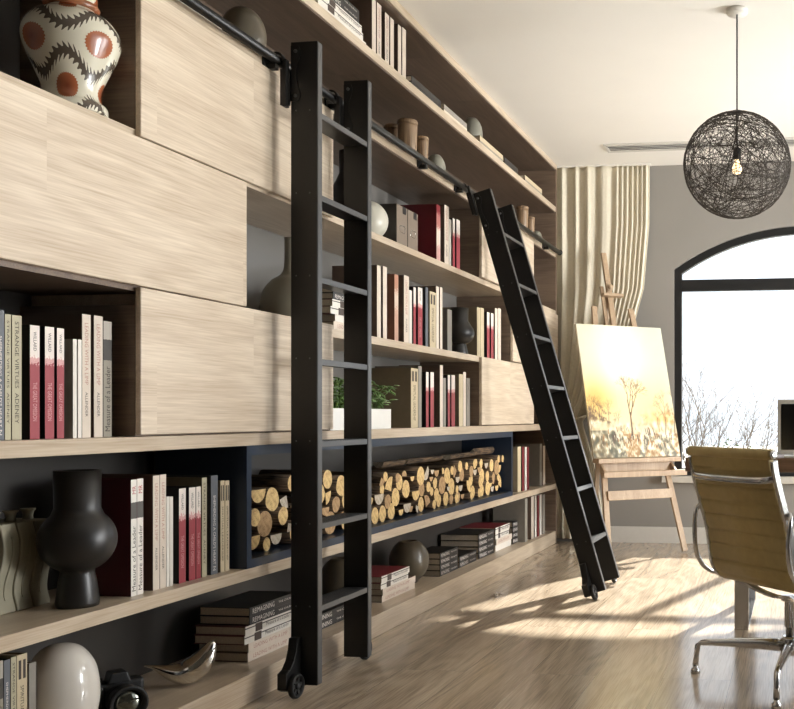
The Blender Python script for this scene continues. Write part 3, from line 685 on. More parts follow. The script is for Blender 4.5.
# wooden canisters
def canister(u, X, r, h, label):
    t = thing('wooden_canister', label, 'canister', (X, yat(u, X), zD + .0005), 0, 'wooden canisters with lids')
    bm = BM(); lathe(bm, [(r * .86, 0), (r * .9, .004), (r, h * .8), (r, h * .86)], 36); obj('body', bm, CANW, t)
    bm = BM(); lathe(bm, [(r * 1.04, h * .86), (r * 1.06, h * .88), (r * 1.06, h * .92), (r * .98, h * .95), (r * .5, h * .97), (0, h * .97)], 36); obj('lid', bm, CANW, t)
    bm = BM(); lathe(bm, [(0, h * .965), (.008, h * .965), (.012, h * .985), (0, h)], 16); obj('knob', bm, CANW, t)
canister(393, -2.10, .045, .24, 'wooden canister farthest left, behind the large one')
canister(407.5, -1.99, .049, .24, 'large wooden canister at the middle of the rail')
canister(422, -1.96, .033, .185, 'small wooden canister left of grey-green ball')
canister(522.5, -1.985, .042, .24, 'large wooden canister right of leaning ladder top')
canister(530.5, -1.96, .03, .185, 'small wooden canister by far grey-green ball')
# planter
X = XF - .03; y1 = yat(391, X); y0 = yat(333.5, XF) + .03
pt = thing('potted_plant', 'leafy green plant in white rectangular planter behind near ladder', 'plant', (X - .07, (y0 + y1) / 2, LV['B'][1] + .0005))
w = (y1 - y0) / 2; bm = BM()
PW = flat('planter_white', (232, 230, 224), .35, var=.01)
box(bm, -.07, .07, -w, w, 0, .008)
for a in ((-.07, -.062, -w, w), (.062, .07, -w, w), (-.062, .062, -w, -w + .008), (-.062, .062, w - .008, w)): box(bm, a[0], a[1], a[2], a[3], .008, .092)
obj('planter', bm, PW, pt)
bm = BM(); box(bm, -.061, .061, -w + .009, w - .009, .009, .08); obj('soil', bm, flat('soil', (48, 38, 30), .9, scale=90), pt)
LEAF = flat('leaf_green', (104, 134, 72), .4, var=.4, scale=25)
bmS = BM(); bmL = BM(); rnd = random.Random(3)
for k in range(420):
    bx, by = rnd.uniform(-.05, .05), rnd.uniform(-w + .03, w - .03)
    L_ = rnd.uniform(.03, .15); a = rnd.uniform(0, 2 * PI); lean = rnd.uniform(.1, .9)
    tip = Vector((bx + math.cos(a) * lean * L_ * .9, by + math.sin(a) * lean * L_ * .9, .08 + L_ * (1.05 - lean * .35)))
    tip.x = max(-.12, min(.10, tip.x))
    if k % 3 == 0: tube(bmS, [(bx, by, .078), ((bx + tip.x) / 2, (by + tip.y) / 2, .08 + (tip.z - .08) * .6), tip], .0014, 5)
    # leaf: pointed oval, 2 x 4 faces with fold
    dirv = Vector((math.cos(a), math.sin(a), rnd.uniform(-.5, .5))).normalized(); side = dirv.cross(Vector((0, 0, 1))).normalized(); nn = side.cross(dirv)
    ll = rnd.uniform(.03, .055); ww = ll * .3
    mid = [bmL.verts.new(tip + dirv * ll * t_ - nn * ll * .25 * t_ * t_) for t_ in (0, .3, .65, 1)]
    for s in (-1, 1):
        e1 = bmL.verts.new(tip + dirv * ll * .3 + side * s * ww + nn * .004); e2 = bmL.verts.new(tip + dirv * ll * .65 + side * s * ww * .8 - nn * ll * .08 + nn * .003)
        for f in ((mid[0], e1, mid[1]), (mid[1], e1, e2, mid[2]), (mid[2], e2, mid[3])): bmL.faces.new(f).smooth = True
obj('stems', bmS, LEAF, pt); lo = obj('foliage', bmL, LEAF, pt, recalc=False)
sm = lo.modifiers.new('leaf', 'SOLIDIFY'); sm.thickness = .0006

# ================================================================= FIREWOOD BOX
FY0, FY1 = yat(246, XF), yat(512.3, XF); FZ0, FZ1 = LV['A'][1] + .0005, LV['B'][0] - .0005
fb = thing('firewood_box', 'long dark navy metal box holding split firewood', 'firewood box', (XF, (FY0 + FY1) / 2, FZ0)); ym = (FY0 + FY1) / 2
hz = FZ1 - FZ0; th = .028; xb = XB + .03 - XF
for nm, a in (('bottom_panel', (xb, .003, FY0 - ym, FY1 - ym, 0, .03)), ('top_panel', (xb, .003, FY0 - ym, FY1 - ym, hz - .034, hz)),
              ('side_panel', (xb, .003, FY0 - ym, FY0 - ym + th, .03, hz - .034)), ('side_panel', (xb, .003, FY1 - ym - th, FY1 - ym, .03, hz - .034)),
              ('back_panel', (xb - .006, xb, FY0 - ym, FY1 - ym, 0, hz))):
    bm = BM(); box(bm, *a); obj(nm, bm, NAVY if nm != 'back_panel' else BACKL, fb)
def bark_mat():
    m, nt, b = newmat('log_bark'); L = nt.links.new; b.inputs['Roughness'].default_value = .9
    tc = N(nt, 'ShaderNodeTexCoord'); mp = N(nt, 'ShaderNodeMapping'); mp.inputs['Scale'].default_value = (6, 60, 60); L(tc.outputs['Object'], mp.inputs[0])
    no = N(nt, 'ShaderNodeTexNoise'); no.inputs['Scale'].default_value = 2; no.inputs['Detail'].default_value = 6; L(mp.outputs[0], no.inputs['Vector'])
    r = N(nt, 'ShaderNodeValToRGB'); r.color_ramp.elements[0].position = .35; r.color_ramp.elements[1].position = .7
    r.color_ramp.elements[0].color = lin((38, 29, 22)); r.color_ramp.elements[1].color = lin((124, 100, 74)); L(no.outputs['Fac'], r.inputs[0]); L(r.outputs[0], b.inputs['Base Color'])
    bp = N(nt, 'ShaderNodeBump'); bp.inputs['Distance'].default_value = .004; L(no.outputs['Fac'], bp.inputs['Height']); L(bp.outputs[0], b.inputs['Normal']); return m
def end_mat(name, lt, dk):
    m, nt, b = newmat(name); L = nt.links.new; b.inputs['Roughness'].default_value = .75
    tc = N(nt, 'ShaderNodeTexCoord'); mp = N(nt, 'ShaderNodeMapping'); mp.inputs['Scale'].default_value = (.0, 1, 1); L(tc.outputs['Object'], mp.inputs[0])
    wv = N(nt, 'ShaderNodeTexWave', wave_type='RINGS', rings_direction='X'); wv.inputs['Scale'].default_value = 60; wv.inputs['Distortion'].default_value = 2.5; wv.inputs['Detail'].default_value = 2; L(mp.outputs[0], wv.inputs['Vector'])
    no = N(nt, 'ShaderNodeTexNoise'); no.inputs['Scale'].default_value = 60; L(mp.outputs[0], no.inputs['Vector'])
    ad = N(nt, 'ShaderNodeMath', operation='MULTIPLY_ADD'); L(wv.outputs['Fac'], ad.inputs[0]); ad.inputs[1].default_value = .4; L(no.outputs['Fac'], ad.inputs[2])
    r = N(nt, 'ShaderNodeValToRGB'); r.color_ramp.elements[0].position = .4; r.color_ramp.elements[1].position = .8
    r.color_ramp.elements[0].color = lin(dk); r.color_ramp.elements[1].color = lin(lt); L(ad.outputs[0], r.inputs[0]); L(r.outputs[0], b.inputs['Base Color']); return m
BARK = bark_mat(); ENDS = [end_mat('log_end_yellow', (222, 192, 132), (160, 122, 74)), end_mat('log_end_pale', (192, 180, 160), (140, 124, 104)), end_mat('log_end_tan', (182, 148, 104), (120, 90, 60))]
def log_bm(r, L_, shape, rn):
    n = 18; pts = []
    ph = rn.uniform(0, 6); k2 = rn.uniform(.02, .06)
    if shape == 'round': pts = [(r * (1 + k2 * math.sin(3 * a + ph)) * math.cos(a), r * (1 + k2 * math.sin(2 * a + ph)) * math.sin(a)) for a in [2 * PI * i / n for i in range(n)]]
    elif shape == 'half':
        a0 = rn.choice((PI, PI, rn.uniform(0, 6.28)))       # flat side mostly up
        q = [(r * math.cos(a), r * math.sin(a)) for a in [PI * i / 12 for i in range(13)]]
        q = [(a, b - r * .35) for a, b in q]
        pts = [(a * math.cos(a0) - b * math.sin(a0), a * math.sin(a0) + b * math.cos(a0)) for a, b in q]
    else:
        a0 = rn.uniform(0, 6.28); q = [(-.5 * r, -.5 * r)] + [(-.5 * r + 1.45 * r * math.cos(a), -.5 * r + 1.45 * r * math.sin(a)) for a in [PI / 2 * i / 8 for i in range(9)]]
        pts = [(a * math.cos(a0) - b * math.sin(a0), a * math.sin(a0) + b * math.cos(a0)) for a, b in q]
    bm = BM(); rings = []
    segs = 4
    for s in range(segs + 1):
        x = -L_ * s / segs; oy, oz = rn.uniform(-.0015, .0015) * (s > 0), rn.uniform(-.001, .001) * (s > 0); k = 1 - .03 * rn.random()
        rings.append([bm.verts.new((x, a * k + oy, b * k + oz)) for a, b in pts])
    m = len(pts)
    for s in range(segs):
        for k in range(m):
            f = bm.faces.new((rings[s][k], rings[s + 1][k], rings[s + 1][(k + 1) % m], rings[s][(k + 1) % m])); f.smooth = shape == 'round'
    bm.faces.new(rings[0]).material_index = 1; bm.faces.new(list(reversed(rings[-1]))).material_index = 1
    return bm
rn = random.Random(11); circ = []
ya0, ya1 = FY0 + th, FY1 - th; zb = FZ0 + .0305
fails = 0
while len(circ) < 190 and fails < 60:
    r = rn.choice((.025, .030, .035, .040, .046, .050)); best = None
    for k in range(420):
        y = rn.uniform(ya0 + r, ya1 - r); z = zb + r
        near = [c for c in circ if abs(c[0] - y) < c[2] + r]
        for c in sorted(near, key=lambda q: q[1]):
            dd = (c[2] + r) ** 2 - (c[0] - y) ** 2
            z = max(z, c[1] + math.sqrt(max(0, dd)) + .0004)
        if best is None or z < best[1]: best = (y, z)
    lim = zb + (.285 if best[0] < 4.2 else .245) 
    if best[1] + r > lim: fails += 1; continue
    circ.append((best[0], best[1], r))
circ.sort(key=lambda c: (c[1], c[0]))
proto = {}
for i, (y, z, r) in enumerate(circ):
    shape = rn.choice(('round', 'round', 'round', 'round', 'half', 'half', 'wedge')); e = rn.randrange(3) if shape != 'round' else rn.choice((0, 0, 2))
    key = (shape, e, r, rn.randrange(2))
    if key not in proto:
        o = obj('firewood_log', log_bm(r * .985, .29, shape, rn), [BARK, ENDS[e]]); proto[key] = o
    else:
        o = proto[key].copy(); COL.objects.link(o)
    o.location = (XF - .05 + rn.uniform(-.014, .014), y, z)
    lay = 'bottom' if z < zb + .06 else ('upper' if z > zb + .17 else 'middle')
    sec = 'left end' if y < 3.55 else ('left part' if y < 4.3 else ('centre' if y < 5.1 else 'right end'))
    tag(o, '%s firewood log in the %s layers at the %s of the navy box' % ({'round': 'round', 'half': 'half-split', 'wedge': 'wedge-split'}[shape], lay, sec), 'log', 'firewood logs in the navy box: %s %s %s' % (shape, lay, sec))
# long split logs on top of the heap
zt = {}
for k, (a, b) in enumerate(((375, 398), (402, 436), (437, 470), (470, 496))):
    y0, y1 = yat(a, -2.05), yat(b, -2.05)
    yy = (y0 + y1) / 2; top = max(c[1] + c[2] for c in circ if y0 - .05 < c[0] < y1 + .05)
    bm = log_bm(.028, y1 - y0 - .02, 'half', random.Random(k)); o = obj('firewood_log', bm, [BARK, ENDS[1]])
    o.rotation_euler = (0, 0, PI / 2 + rn.uniform(-.08, .08)); o.location = (-2.03, y1 - .01, top + .024)
    tag(o, ['long log lying lengthwise on the heap, beside near ladder', 'long log lying lengthwise, second from near ladder', 'long log lying lengthwise, third from near ladder', 'long log lying lengthwise at the right end of the heap'][k], 'log', 'long logs lying on top of the firewood')

# ================================================================= LADDER RAIL + LADDERS
RX, RZ, RR = -1.862, 2.277, .0165
rl = thing('ladder_rail', 'long black tubular ladder rail along the upper shelf', 'rail', (RX, 4.5, RZ))
bm = BM(); tube(bm, [(0, Y0 - 4.5, 0), (0, yat(560, RX) - 4.5, 0)], RR, 20); obj('tube', bm, BLACK, rl)
bm = BM(); lathe(bm, [(.0, -.0), (.021, 0), (.022, .012), (.018, .022), (0, .024)], 20, (0, yat(559.5, RX) - 4.5, 0), ax='Y'); obj('end_cap', bm, BLACK, rl)
for u in (276, 336.5, 426, 462, 548):
    y = yat(u, RX) - 4.5; bm = BM()
    box(bm, -.037, -.030, y - .028, y + .028, -.032, .004); box(bm, -.037, .004, y - .012, y + .012, -.036, -.016); obj('rail_bracket', bm, BLACK, rl, bevel=.001)
def ladder(label, loc, tilt, hookz):
    t = thing('rolling_ladder', label, 'ladder', loc, 0, 'rolling library ladders'); t.rotation_euler = (0, -tilt, 0)
    for side, ys in (('near', -.2), ('far', .2)):
        y0, y1 = ys - .0165, ys + .0165
        bm = BM(); box(bm, -.05, .05, y0, y1, .032, 2.347)
        st = obj('stile', bm, BLACK, t, bevel=.0012)
        bm = BM(); box(bm, .0501, .0525, y0 + .002, y1 - .002, .034, 2.345); obj('edge_highlight', bm, EDGE, st)  # paler strip paints the light caught along the black stile edge
        # scalloped bolt plate on the near face of each stile
        prof = [(-.049, 2.332), (-.018, 2.332), (-.012, 2.315), (-.014, 2.295), (-.026, 2.265), (-.028, 2.23), (-.022, 2.195), (-.013, 2.165), (-.012, 2.15), (-.02, 2.132), (-.049, 2.132)]
        bm = BM(); prism(bm, prof, y0 - .004, y0 - .0002, 'XZ'); obj('bolt_plate', bm, flat('plate_black', (24, 23, 22), .45, metal=.3), t, bevel=.0008)
        for zz in (2.312, 2.152):
            bm = BM(); lathe(bm, [(.0065, 0), (.0065, -.003), (.003, -.004), (0, -.004)], 14, (-.03, y0 - .004, zz), ax='Y'); obj('bolt', bm, EDGE, t)
        # screws opposite each tread
        for i in range(7):
            for xx in (-.03, .022):
                if side == 'near':
                    bm = BM(); lathe(bm, [(.003, 0), (.0025, -.0012), (0, -.0014)], 10, (xx, y0, .315 + .2975 * i), ax='Y'); obj('bolt', bm, EDGE, st)
        # hook hanging on rail
        hy = y0 - .026; bm = BM(); hx0 = -.0922 if tilt == 0 else -.0932
        ha = [(hx0 + (RR + .008) * math.cos(a), hy + .008, hookz + (RR + .008) * math.sin(a)) for a in [math.radians(q) for q in range(-10, 201, 15)]]
        ribbon(bm, ha, .02, .008, (0, 1, 0))
        box(bm, -.066, -.052, hy - .004, hy + .02, hookz - .17, hookz + .0)
        box(bm, -.084, -.05, hy + .012, y0 - .0003, hookz - .16, hookz - .03)
        obj('rail_hook', bm, BLACK, t, bevel=.0012)
        # wheel bracket + wheel outside the stile, along the rolling direction
        s = -1 if side == 'near' else 1; e = y0 if s < 0 else y1
        pr = [(0, .205), (.022, .205), (.030, .165), (.045, .13), (.07, .105), (.098, .096), (.098, .04), (.08, .03), (0, .03)]
        bm = BM(); prism(bm, [(e + s * a, b) for a, b in pr], -.046, -.012, 'YZ'); br = obj('wheel_bracket', bm, BLACK, t, bevel=.0015)
        wc = e + s * .054; wz = .044
        bm = BM()
        lathe(bm, [(.034, -.010), (.040, -.010), (.043, -.006), (.043, .006), (.040, .010), (.034, .010), (.034, -.010)], 32, (.0005, wc, wz), ax='X', cap=False)
        wl = obj('wheel', bm, RUB, t)
        bm = BM(); lathe(bm, [(0, -.009), (.012, -.009), (.012, .009), (.009, .012), (0, .012)], 20, (.0005, wc, wz), ax='X'); lathe(bm, [(.0, -.0085), (.036, -.0085), (.036, -.006), (0, -.006)], 24, (.0005, wc, wz), ax='X')
        for k in range(6):
            a = k * PI / 3; beam(bm, (.0005, wc + .008 * math.cos(a), wz + .008 * math.sin(a)), (.0005, wc + .038 * math.cos(a), wz + .038 * math.sin(a)), .012, .007, (1, 0, 0))
        obj('hub', bm, BLKRIB, wl)
    for i in range(7):
        z = .305 + .2975 * i; bm = BM(); box(bm, -.047, .047, -.183, .183, z - .006, z + .008); box(bm, .043, .047, -.183, .183, z - .013, z - .006)
        tr = obj('tread', bm, BLACK, t)
        bm = BM()
        for k in range(11): box(bm, -.043 + k * .0082, -.040 + k * .0082, -.18, .18, z + .0082, z + .0098)
        obj('grip_ribs', bm, BLKRIB, tr)
        bm = BM(); box(bm, .0472, .0495, -.183, .183, z - .012, z + .0078); obj('edge_highlight', bm, EDGE, tr)  # painted highlight along the front of the black tread
    return t
ladder('upright black rolling library ladder nearest the viewer', (-1.770, 3.437, 0), 0, RZ)
ladder('black rolling library ladder leaning out by the easel', (-1.098, 5.325, .002), math.radians(16.4), 2.3886)

# ================================================================= CURTAIN
ct_ = thing('curtain', 'cream linen curtain gathered by tieback beside the bookcase', 'curtain', (-1.6, YW - .055, 0))
bm = BM(); nu, nv = 240, 70; grid = []
def lerp(a, b, t): return a + (b - a) * t
def edges_at(z):
    # left and right edge of the cloth at a height
    pts = [(H - .004, -2.12, -1.175), (2.5, -2.12, -1.178), (2.0, -2.1, -1.22), (1.6, -2.07, -1.33), (1.3, -2.03, -1.47), (1.08, -1.99, -1.62), (.95, -1.97, -1.71), (.85, -1.98, -1.68), (.6, -2.02, -1.60), (.3, -2.06, -1.55), (.03, -2.08, -1.52)]
    for (z1, l1, r1), (z0, l0, r0) in zip(pts, pts[1:]):
        if z <= z1 + 1e-6 and z >= z0 - 1e-6:
            t = (z1 - z) / (z1 - z0); t = t; return lerp(l1, l0, t), lerp(r1, r0, t)
    return pts[-1][1:]
fold_ph = []
rr = random.Random(5); acc = 0; marks = [0]
while acc < 1:
    acc += rr.choice((.07, .1, .13)) if acc < .6 else rr.uniform(.036, .046); marks.append(acc)
def fold(u):
    for i in range(len(marks) - 1):
        if marks[i] <= u <= marks[i + 1]: return 2 * PI * (i + (u - marks[i]) / (marks[i + 1] - marks[i]))
    return 0
for j in range(nv + 1):
    z = lerp(H - .004, .03, j / nv); l, r = edges_at(z); row = []
    # straight drape lines fan out above the tie
    for i in range(nu + 1):
        u = i / nu; x = lerp(l, r, u); ph = fold(u)
        amp = lerp(.019, .013, max(0, 1 - abs(z - .95) / .8)) * (1 if u < .6 else .62)
        sh = math.sin(ph); sh = sh + .25 * math.sin(2 * ph + 9 * u + z * .6)
        y = -amp * sh + .008 * math.sin(9 * u + 2 * z) 
        row.append(bm.verts.new((x + 1.6 + .004 * math.cos(ph), y, z)))
    grid.append(row)
for j in range(nv):
    for i in range(nu): bm.faces.new((grid[j][i], grid[j][i + 1], grid[j + 1][i + 1], grid[j + 1][i])).smooth = True
c = obj('drape', bm, CLOTH, ct_, recalc=False); sm = c.modifiers.new('thick', 'SOLIDIFY'); sm.thickness = .003
bm = BM(); ribbon(bm, [(-.4, .02, .93), (-.36, -.075, .94), (-.2, -.085, .96), (-.1, -.075, .99), (-.075, -.03, 1.0), (-.09, .04, 1.01)], .018, .006, (0, 0, 1)); obj('tieback', bm, CLOTH, ct_)
bm = BM(); box(bm, -.5, .44, -.03, .03, H - .008, H - .001); obj('curtain_track', bm, CEILP, ct_)

# ================================================================= EASEL + PAINTING
EA = math.radians(38)
et = thing('easel', 'beech wood A-frame easel standing before the curtain', 'easel', (-1.078, 6.715, 0), EA)
LN = .31
def E(x, z, dy=0): return (x, LN * z + dy, z)
UPV = (0, 1, 0)
for s in (-1, 1):
    bm = BM(); beam(bm, E(s * .31, .012), E(s * .155, 1.83), .042, .022, UPV); obj('leg', bm, EASEL, et, bevel=.002)
bm = BM(); beam(bm, E(0, .62, .02), E(0, 2.27, .02), .042, .024, UPV); obj('mast', bm, EASEL, et, bevel=.002)
bm = BM(); beam(bm, E(-.045, 1.55, .045), E(-.045, 2.0, .045), .03, .018, UPV); obj('mast_rail', bm, EASEL, et, bevel=.002)
bm = BM(); beam(bm, E(0, 1.92, .05), (-.1, .70, .012), .034, .022, UPV); obj('rear_leg', bm, EASEL, et, bevel=.002)
bm = BM(); beam(bm, E(-.265, .43, -.018), E(.265, .43, -.018), .018, .068, (0, .2, 1)); obj('crossbar', bm, EASEL, et, bevel=.002)
bm = BM(); beam(bm, E(-.085, 1.925, -.03), E(.085, 1.925, -.03), .05, .022, (0, .2, 1)); cl = obj('canvas_clamp', bm, EASEL, et, bevel=.002)
bm = BM(); lathe(bm, [(.0, -.03), (.016, -.028), (.018, -.015), (.008, -.008), (.006, 0)], 20, E(.0, 1.99, .0), ax='Y'); lathe(bm, [(.02, -.012), (.028, -.01), (.028, .0), (.02, .002)], 20, E(.0, 1.99, .0), ax='Y'); obj('clamp_knob', bm, EASEL, cl)
bm = BM(); obox(bm, E(0, .68, -.055), .34, .05, .016); tr = obj('tray', bm, EASEL, et, bevel=.003)
bm = BM(); obox(bm, E(0, .62, -.012), .28, .012, .044); obj('tray_back', bm, EASEL, tr)
for s in (-1, 1):
    bm = BM(); prism(bm, [(LN * .62 - .02, .66), (LN * .62 - .10, .60), (LN * .62 - .10, .585), (LN * .62 - .02, .585)], s * .29 - .009, s * .29 + .009, 'YZ'); obj('tray_side', bm, EASEL, tr)
bm = BM(); obox(bm, E(.01, .585, -.115), .34, .028, .02); obj('tray_lip', bm, EASEL, tr, bevel=.002)

# painting: colours computed per vertex of a fine grid (flat artwork, no modelling of light)
def painting():
    W_, H_ = .72, 1.03; nx, nz_ = 260, 330
    import array
    img = [[None] * (nx + 1) for _ in range(nz_ + 1)]
    def mix(a, b, t):
        t = max(0, min(1, t)); return tuple(a[i] + (b[i] - a[i]) * t for i in range(3))
    for j in range(nz_ + 1):
        v = j / nz_
        for i in range(nx + 1):
            u = i / nx
            n1 = noise.noise(Vector((u * 5, v * 5, 0))); n2 = noise.noise(Vector((u * 22, v * 22, 3))); n3 = noise.noise(Vector((u * 70, v * 60, 7)))
            g = math.exp(-(((u - .46) / .30) ** 2 + ((v - .70) / .40) ** 2))
            base = mix((206, 206, 184), (255, 250, 224), g * 1.25 + n1 * .15)
            yel = math.exp(-(((v - .40) / .20) ** 2)); base = mix(base, (246, 218, 140), yel * (.75 - .35 * g) + n1 * .2)
            if u < .35: base = mix(base, (232, 182, 96), math.exp(-(((u - .10) / .16) ** 2 + ((v - .42) / .13) ** 2)) * .8)
            base = mix(base, (212, 214, 196), max(0, u - .72) * 2.2 * (v > .3))
            # woodland masses
            dl = math.exp(-(((u - .08) / .20) ** 2 + ((v - .27) / .13) ** 2)) + .8 * math.exp(-(((u - .97) / .15) ** 2 + ((v - .24) / .16) ** 2)) 
            base = mix(base, (120, 98, 74), max(0, dl * (1.0 + 2.2 * n2 + 1.4 * n3) - .35) * .9)
            base = mix(base, (226, 170, 98), max(0, math.exp(-(((u - .85) / .2) ** 2 + ((v - .27) / .07) ** 2)) * (.9 + 1.5 * n2)) * .8)
            if v < .27 + .03 * n1:
                sn = mix((238, 232, 206), (204, 186, 142), .5 + n2)
                wd = (.55 + 1.5 * n2 + .7 * n3)
                tgt = (158, 118, 70) if n1 > -.12 else (104, 98, 78)
                k = .9 if v < .17 else .15
                sn = mix(sn, tgt, wd * k)
                if u < .3 and v < .2: sn = mix(sn, (88, 86, 68), .5 + 1.0 * n2)
                base = mix(base, sn, (.27 + .03 * n1 - v) * 40)
            img[j][i] = base
    def stroke(x0, y0, x1, y1, w, col, a=.8):
        n = int(max(abs(x1 - x0) * nx, abs(y1 - y0) * nz_) * 1.5) + 1
        for k in range(n + 1):
            x = (x0 + (x1 - x0) * k / n) * nx; y = (y0 + (y1 - y0) * k / n) * nz_
            for jj in range(int(y - w), int(y + w) + 2):
                for ii in range(int(x - w), int(x + w) + 2):
                    if 0 <= ii <= nx and 0 <= jj <= nz_:
                        dd = math.hypot(ii - x, jj - y)
                        if dd < w + .5: img[jj][ii] = mix(img[jj][ii], col, a * max(0, min(1, w + .5 - dd)))
    rd = random.Random(21)
    def branch(x, y, a, L_, w, dep, col, al):
        x1 = x + math.cos(a) * L_; y1 = y + math.sin(a) * L_ * .8
        stroke(x, y, x1, y1, w, col, al)
        if dep == 0: return
        for s in ((-1, 1, rd.choice((-.3, .3))) if dep < 4 else (rd.choice((-.7, .7)), rd.choice((-.15, .15)))):
            branch(x + (x1 - x) * rd.uniform(.55, 1), y + (y1 - y) * rd.uniform(.55, 1), a + s * rd.uniform(.25, .6), L_ * rd.uniform(.58, .8), w * .66, dep - 1, col, al * .9)
    branch(.47, .13, PI / 2 - .04, .25, 1.9, 6, (112, 82, 50), .95)
    branch(.47, .13, PI / 2 - .04, .16, 1.8, 0, (104, 78, 50), .9)
    for (x, y, L_, dp, al, w) in ((.12, .26, .10, 4, .5, .9), (.22, .25, .09, 4, .4, .8), (.05, .28, .1, 4, .6, 1.0), (.86, .16, .17, 6, .6, 1.0), (.97, .16, .2, 6, .75, 1.2), (.78, .24, .07, 3, .35, .7), (.32, .24, .06, 3, .4, .7), (.62, .24, .05, 3, .3, .6), (.02, .1, .12, 4, .7, 1)):
        branch(x, y, PI / 2 + rd.uniform(-.2, .2), L_, w, dp, (108, 84, 58), al)
    for k in range(130):
        x = rd.uniform(.1, .95); y = rd.uniform(.06, .2); stroke(x, y, x + rd.uniform(-.01, .01), y + rd.uniform(.015, .05), rd.uniform(.5, 1.2), rd.choice(((92, 62, 44), (64, 52, 44), (170, 120, 70), (232, 220, 190))), .7)
    bm = BM(); ly = bm.loops.layers.float_color.new('paint'); G_ = []
    for j in range(nz_ + 1): G_.append([bm.verts.new((W_ * (i / nx - .5), -.0005, H_ * j / nz_)) for i in range(nx + 1)])
    for j in range(nz_):
        for i in range(nx):
            f = bm.faces.new((G_[j][i], G_[j][i + 1], G_[j + 1][i + 1], G_[j + 1][i]))
            for lp, (jj, ii) in zip(f.loops, ((j, i), (j, i + 1), (j + 1, i + 1), (j + 1, i))): lp[ly] = lin(img[jj][ii])
    m, nt, b = newmat('oil_painting'); at = N(nt, 'ShaderNodeAttribute', attribute_name='paint'); nt.links.new(at.outputs['Color'], b.inputs['Base Color'])
    b.inputs['Roughness'].default_value = .3; no = N(nt, 'ShaderNodeTexNoise'); no.inputs['Scale'].default_value = 160; bp = N(nt, 'ShaderNodeBump'); bp.inputs['Strength'].default_value = .15; bp.inputs['Distance'].default_value = .001
    nt.links.new(no.outputs['Fac'], bp.inputs['Height']); nt.links.new(bp.outputs['Normal'], b.inputs['Normal'])
    base = Vector((.012, LN * .70 - .048, .7)); Rz = Matrix.Rotation(EA, 3, 'Z'); wl = Rz @ base + Vector((-1.078, 6.715, 0))
    t = thing('painting', 'unframed canvas of a sunlit winter woodland on the easel', 'painting', wl, EA)
    t.rotation_euler = (-math.atan(LN), 0, EA)
    obj('painted_surface', bm, m, t, recalc=False)
    bm = BM(); box(bm, -W_ / 2, W_ / 2, 0, .022, 0, H_); obj('canvas', bm, flat('canvas_edge', (196, 184, 160), .8), t)
painting()

# ================================================================= DESK + MONITOR
DY = 4.40; DX0 = fl(683, 459, .804)[0]
dz0, dz1 = .742, .806
dk = thing('desk', 'walnut-topped desk with chrome legs before the window', 'desk', (.35, DY + .4, 0))
bm = BM(); box(bm, DX0 - .35, 1.55, -.42, .42, dz0, dz1); obj('desktop', bm, DESKW, dk, bevel=.002)
for (lx) in ((fl(733, 635)[0]) - .35, 1.2):
    pts = [(lx, -.36), (lx, .36)]
    for py in (-.37, .35):
        bm = BM(); box(bm, lx, lx + .066, py, py + .02, .012, dz0 - .0005); obj('leg', bm, CHROME, dk, bevel=.001)
    bm = BM(); box(bm, lx, lx + .066, -.37, .37, .0006, .0116); obj('foot_bar', bm, CHROME, dk, bevel=.001)
MX0 = -.105
mt = thing('computer_monitor', 'silver-edged monitor with dark screen on desk at right edge', 'monitor', (MX0 + .27, 4.52, dz1 + .0006))
MB_ = flat('monitor_aluminium', (222, 220, 214), .35, metal=.0, var=.01)
bm = BM(); box(bm, -.27, .27, -.012, .012, .012, .272); obj('housing', bm, MB_, mt, bevel=.003)
bm = BM(); box(bm, -.254, .254, -.0135, -.0122, .034, .25); obj('screen', bm, flat('screen_black', (22, 22, 23), .2), mt)
bm = BM(); box(bm, -.24, .24, -.10, .06, 0, .007); obj('base', bm, MB_, mt, bevel=.002)
bm = BM(); box(bm, -.06, .06, .0125, .03, .007, .12); obj('stand', bm, MB_, mt)

# ================================================================= CHAIR
FA = math.atan2(.685, .729) - PI / 2       # local +y = facing direction
CX, CY = -.038, 3.632
ch = thing('office_chair', 'mustard ribbed office chair with polished aluminium frame', 'chair', (CX, CY, 0), FA)
OFX = .10                                   # seat shell offset along its width
MUS = flat('mustard_leather', (178, 157, 104), .5, var=.06, scale=40, bump=.1)
# side profile (y, z): top of back to front of seat
SP = smoothprof([(-.375, .868), (-.362, .80), (-.330, .70), (-.298, .60), (-.285, .53), (-.272, .46), (-.235, .408), (-.16, .392), (-.04, .402), (.08, .42), (.15, .418), (.175, .395)], 6)
hw = .212
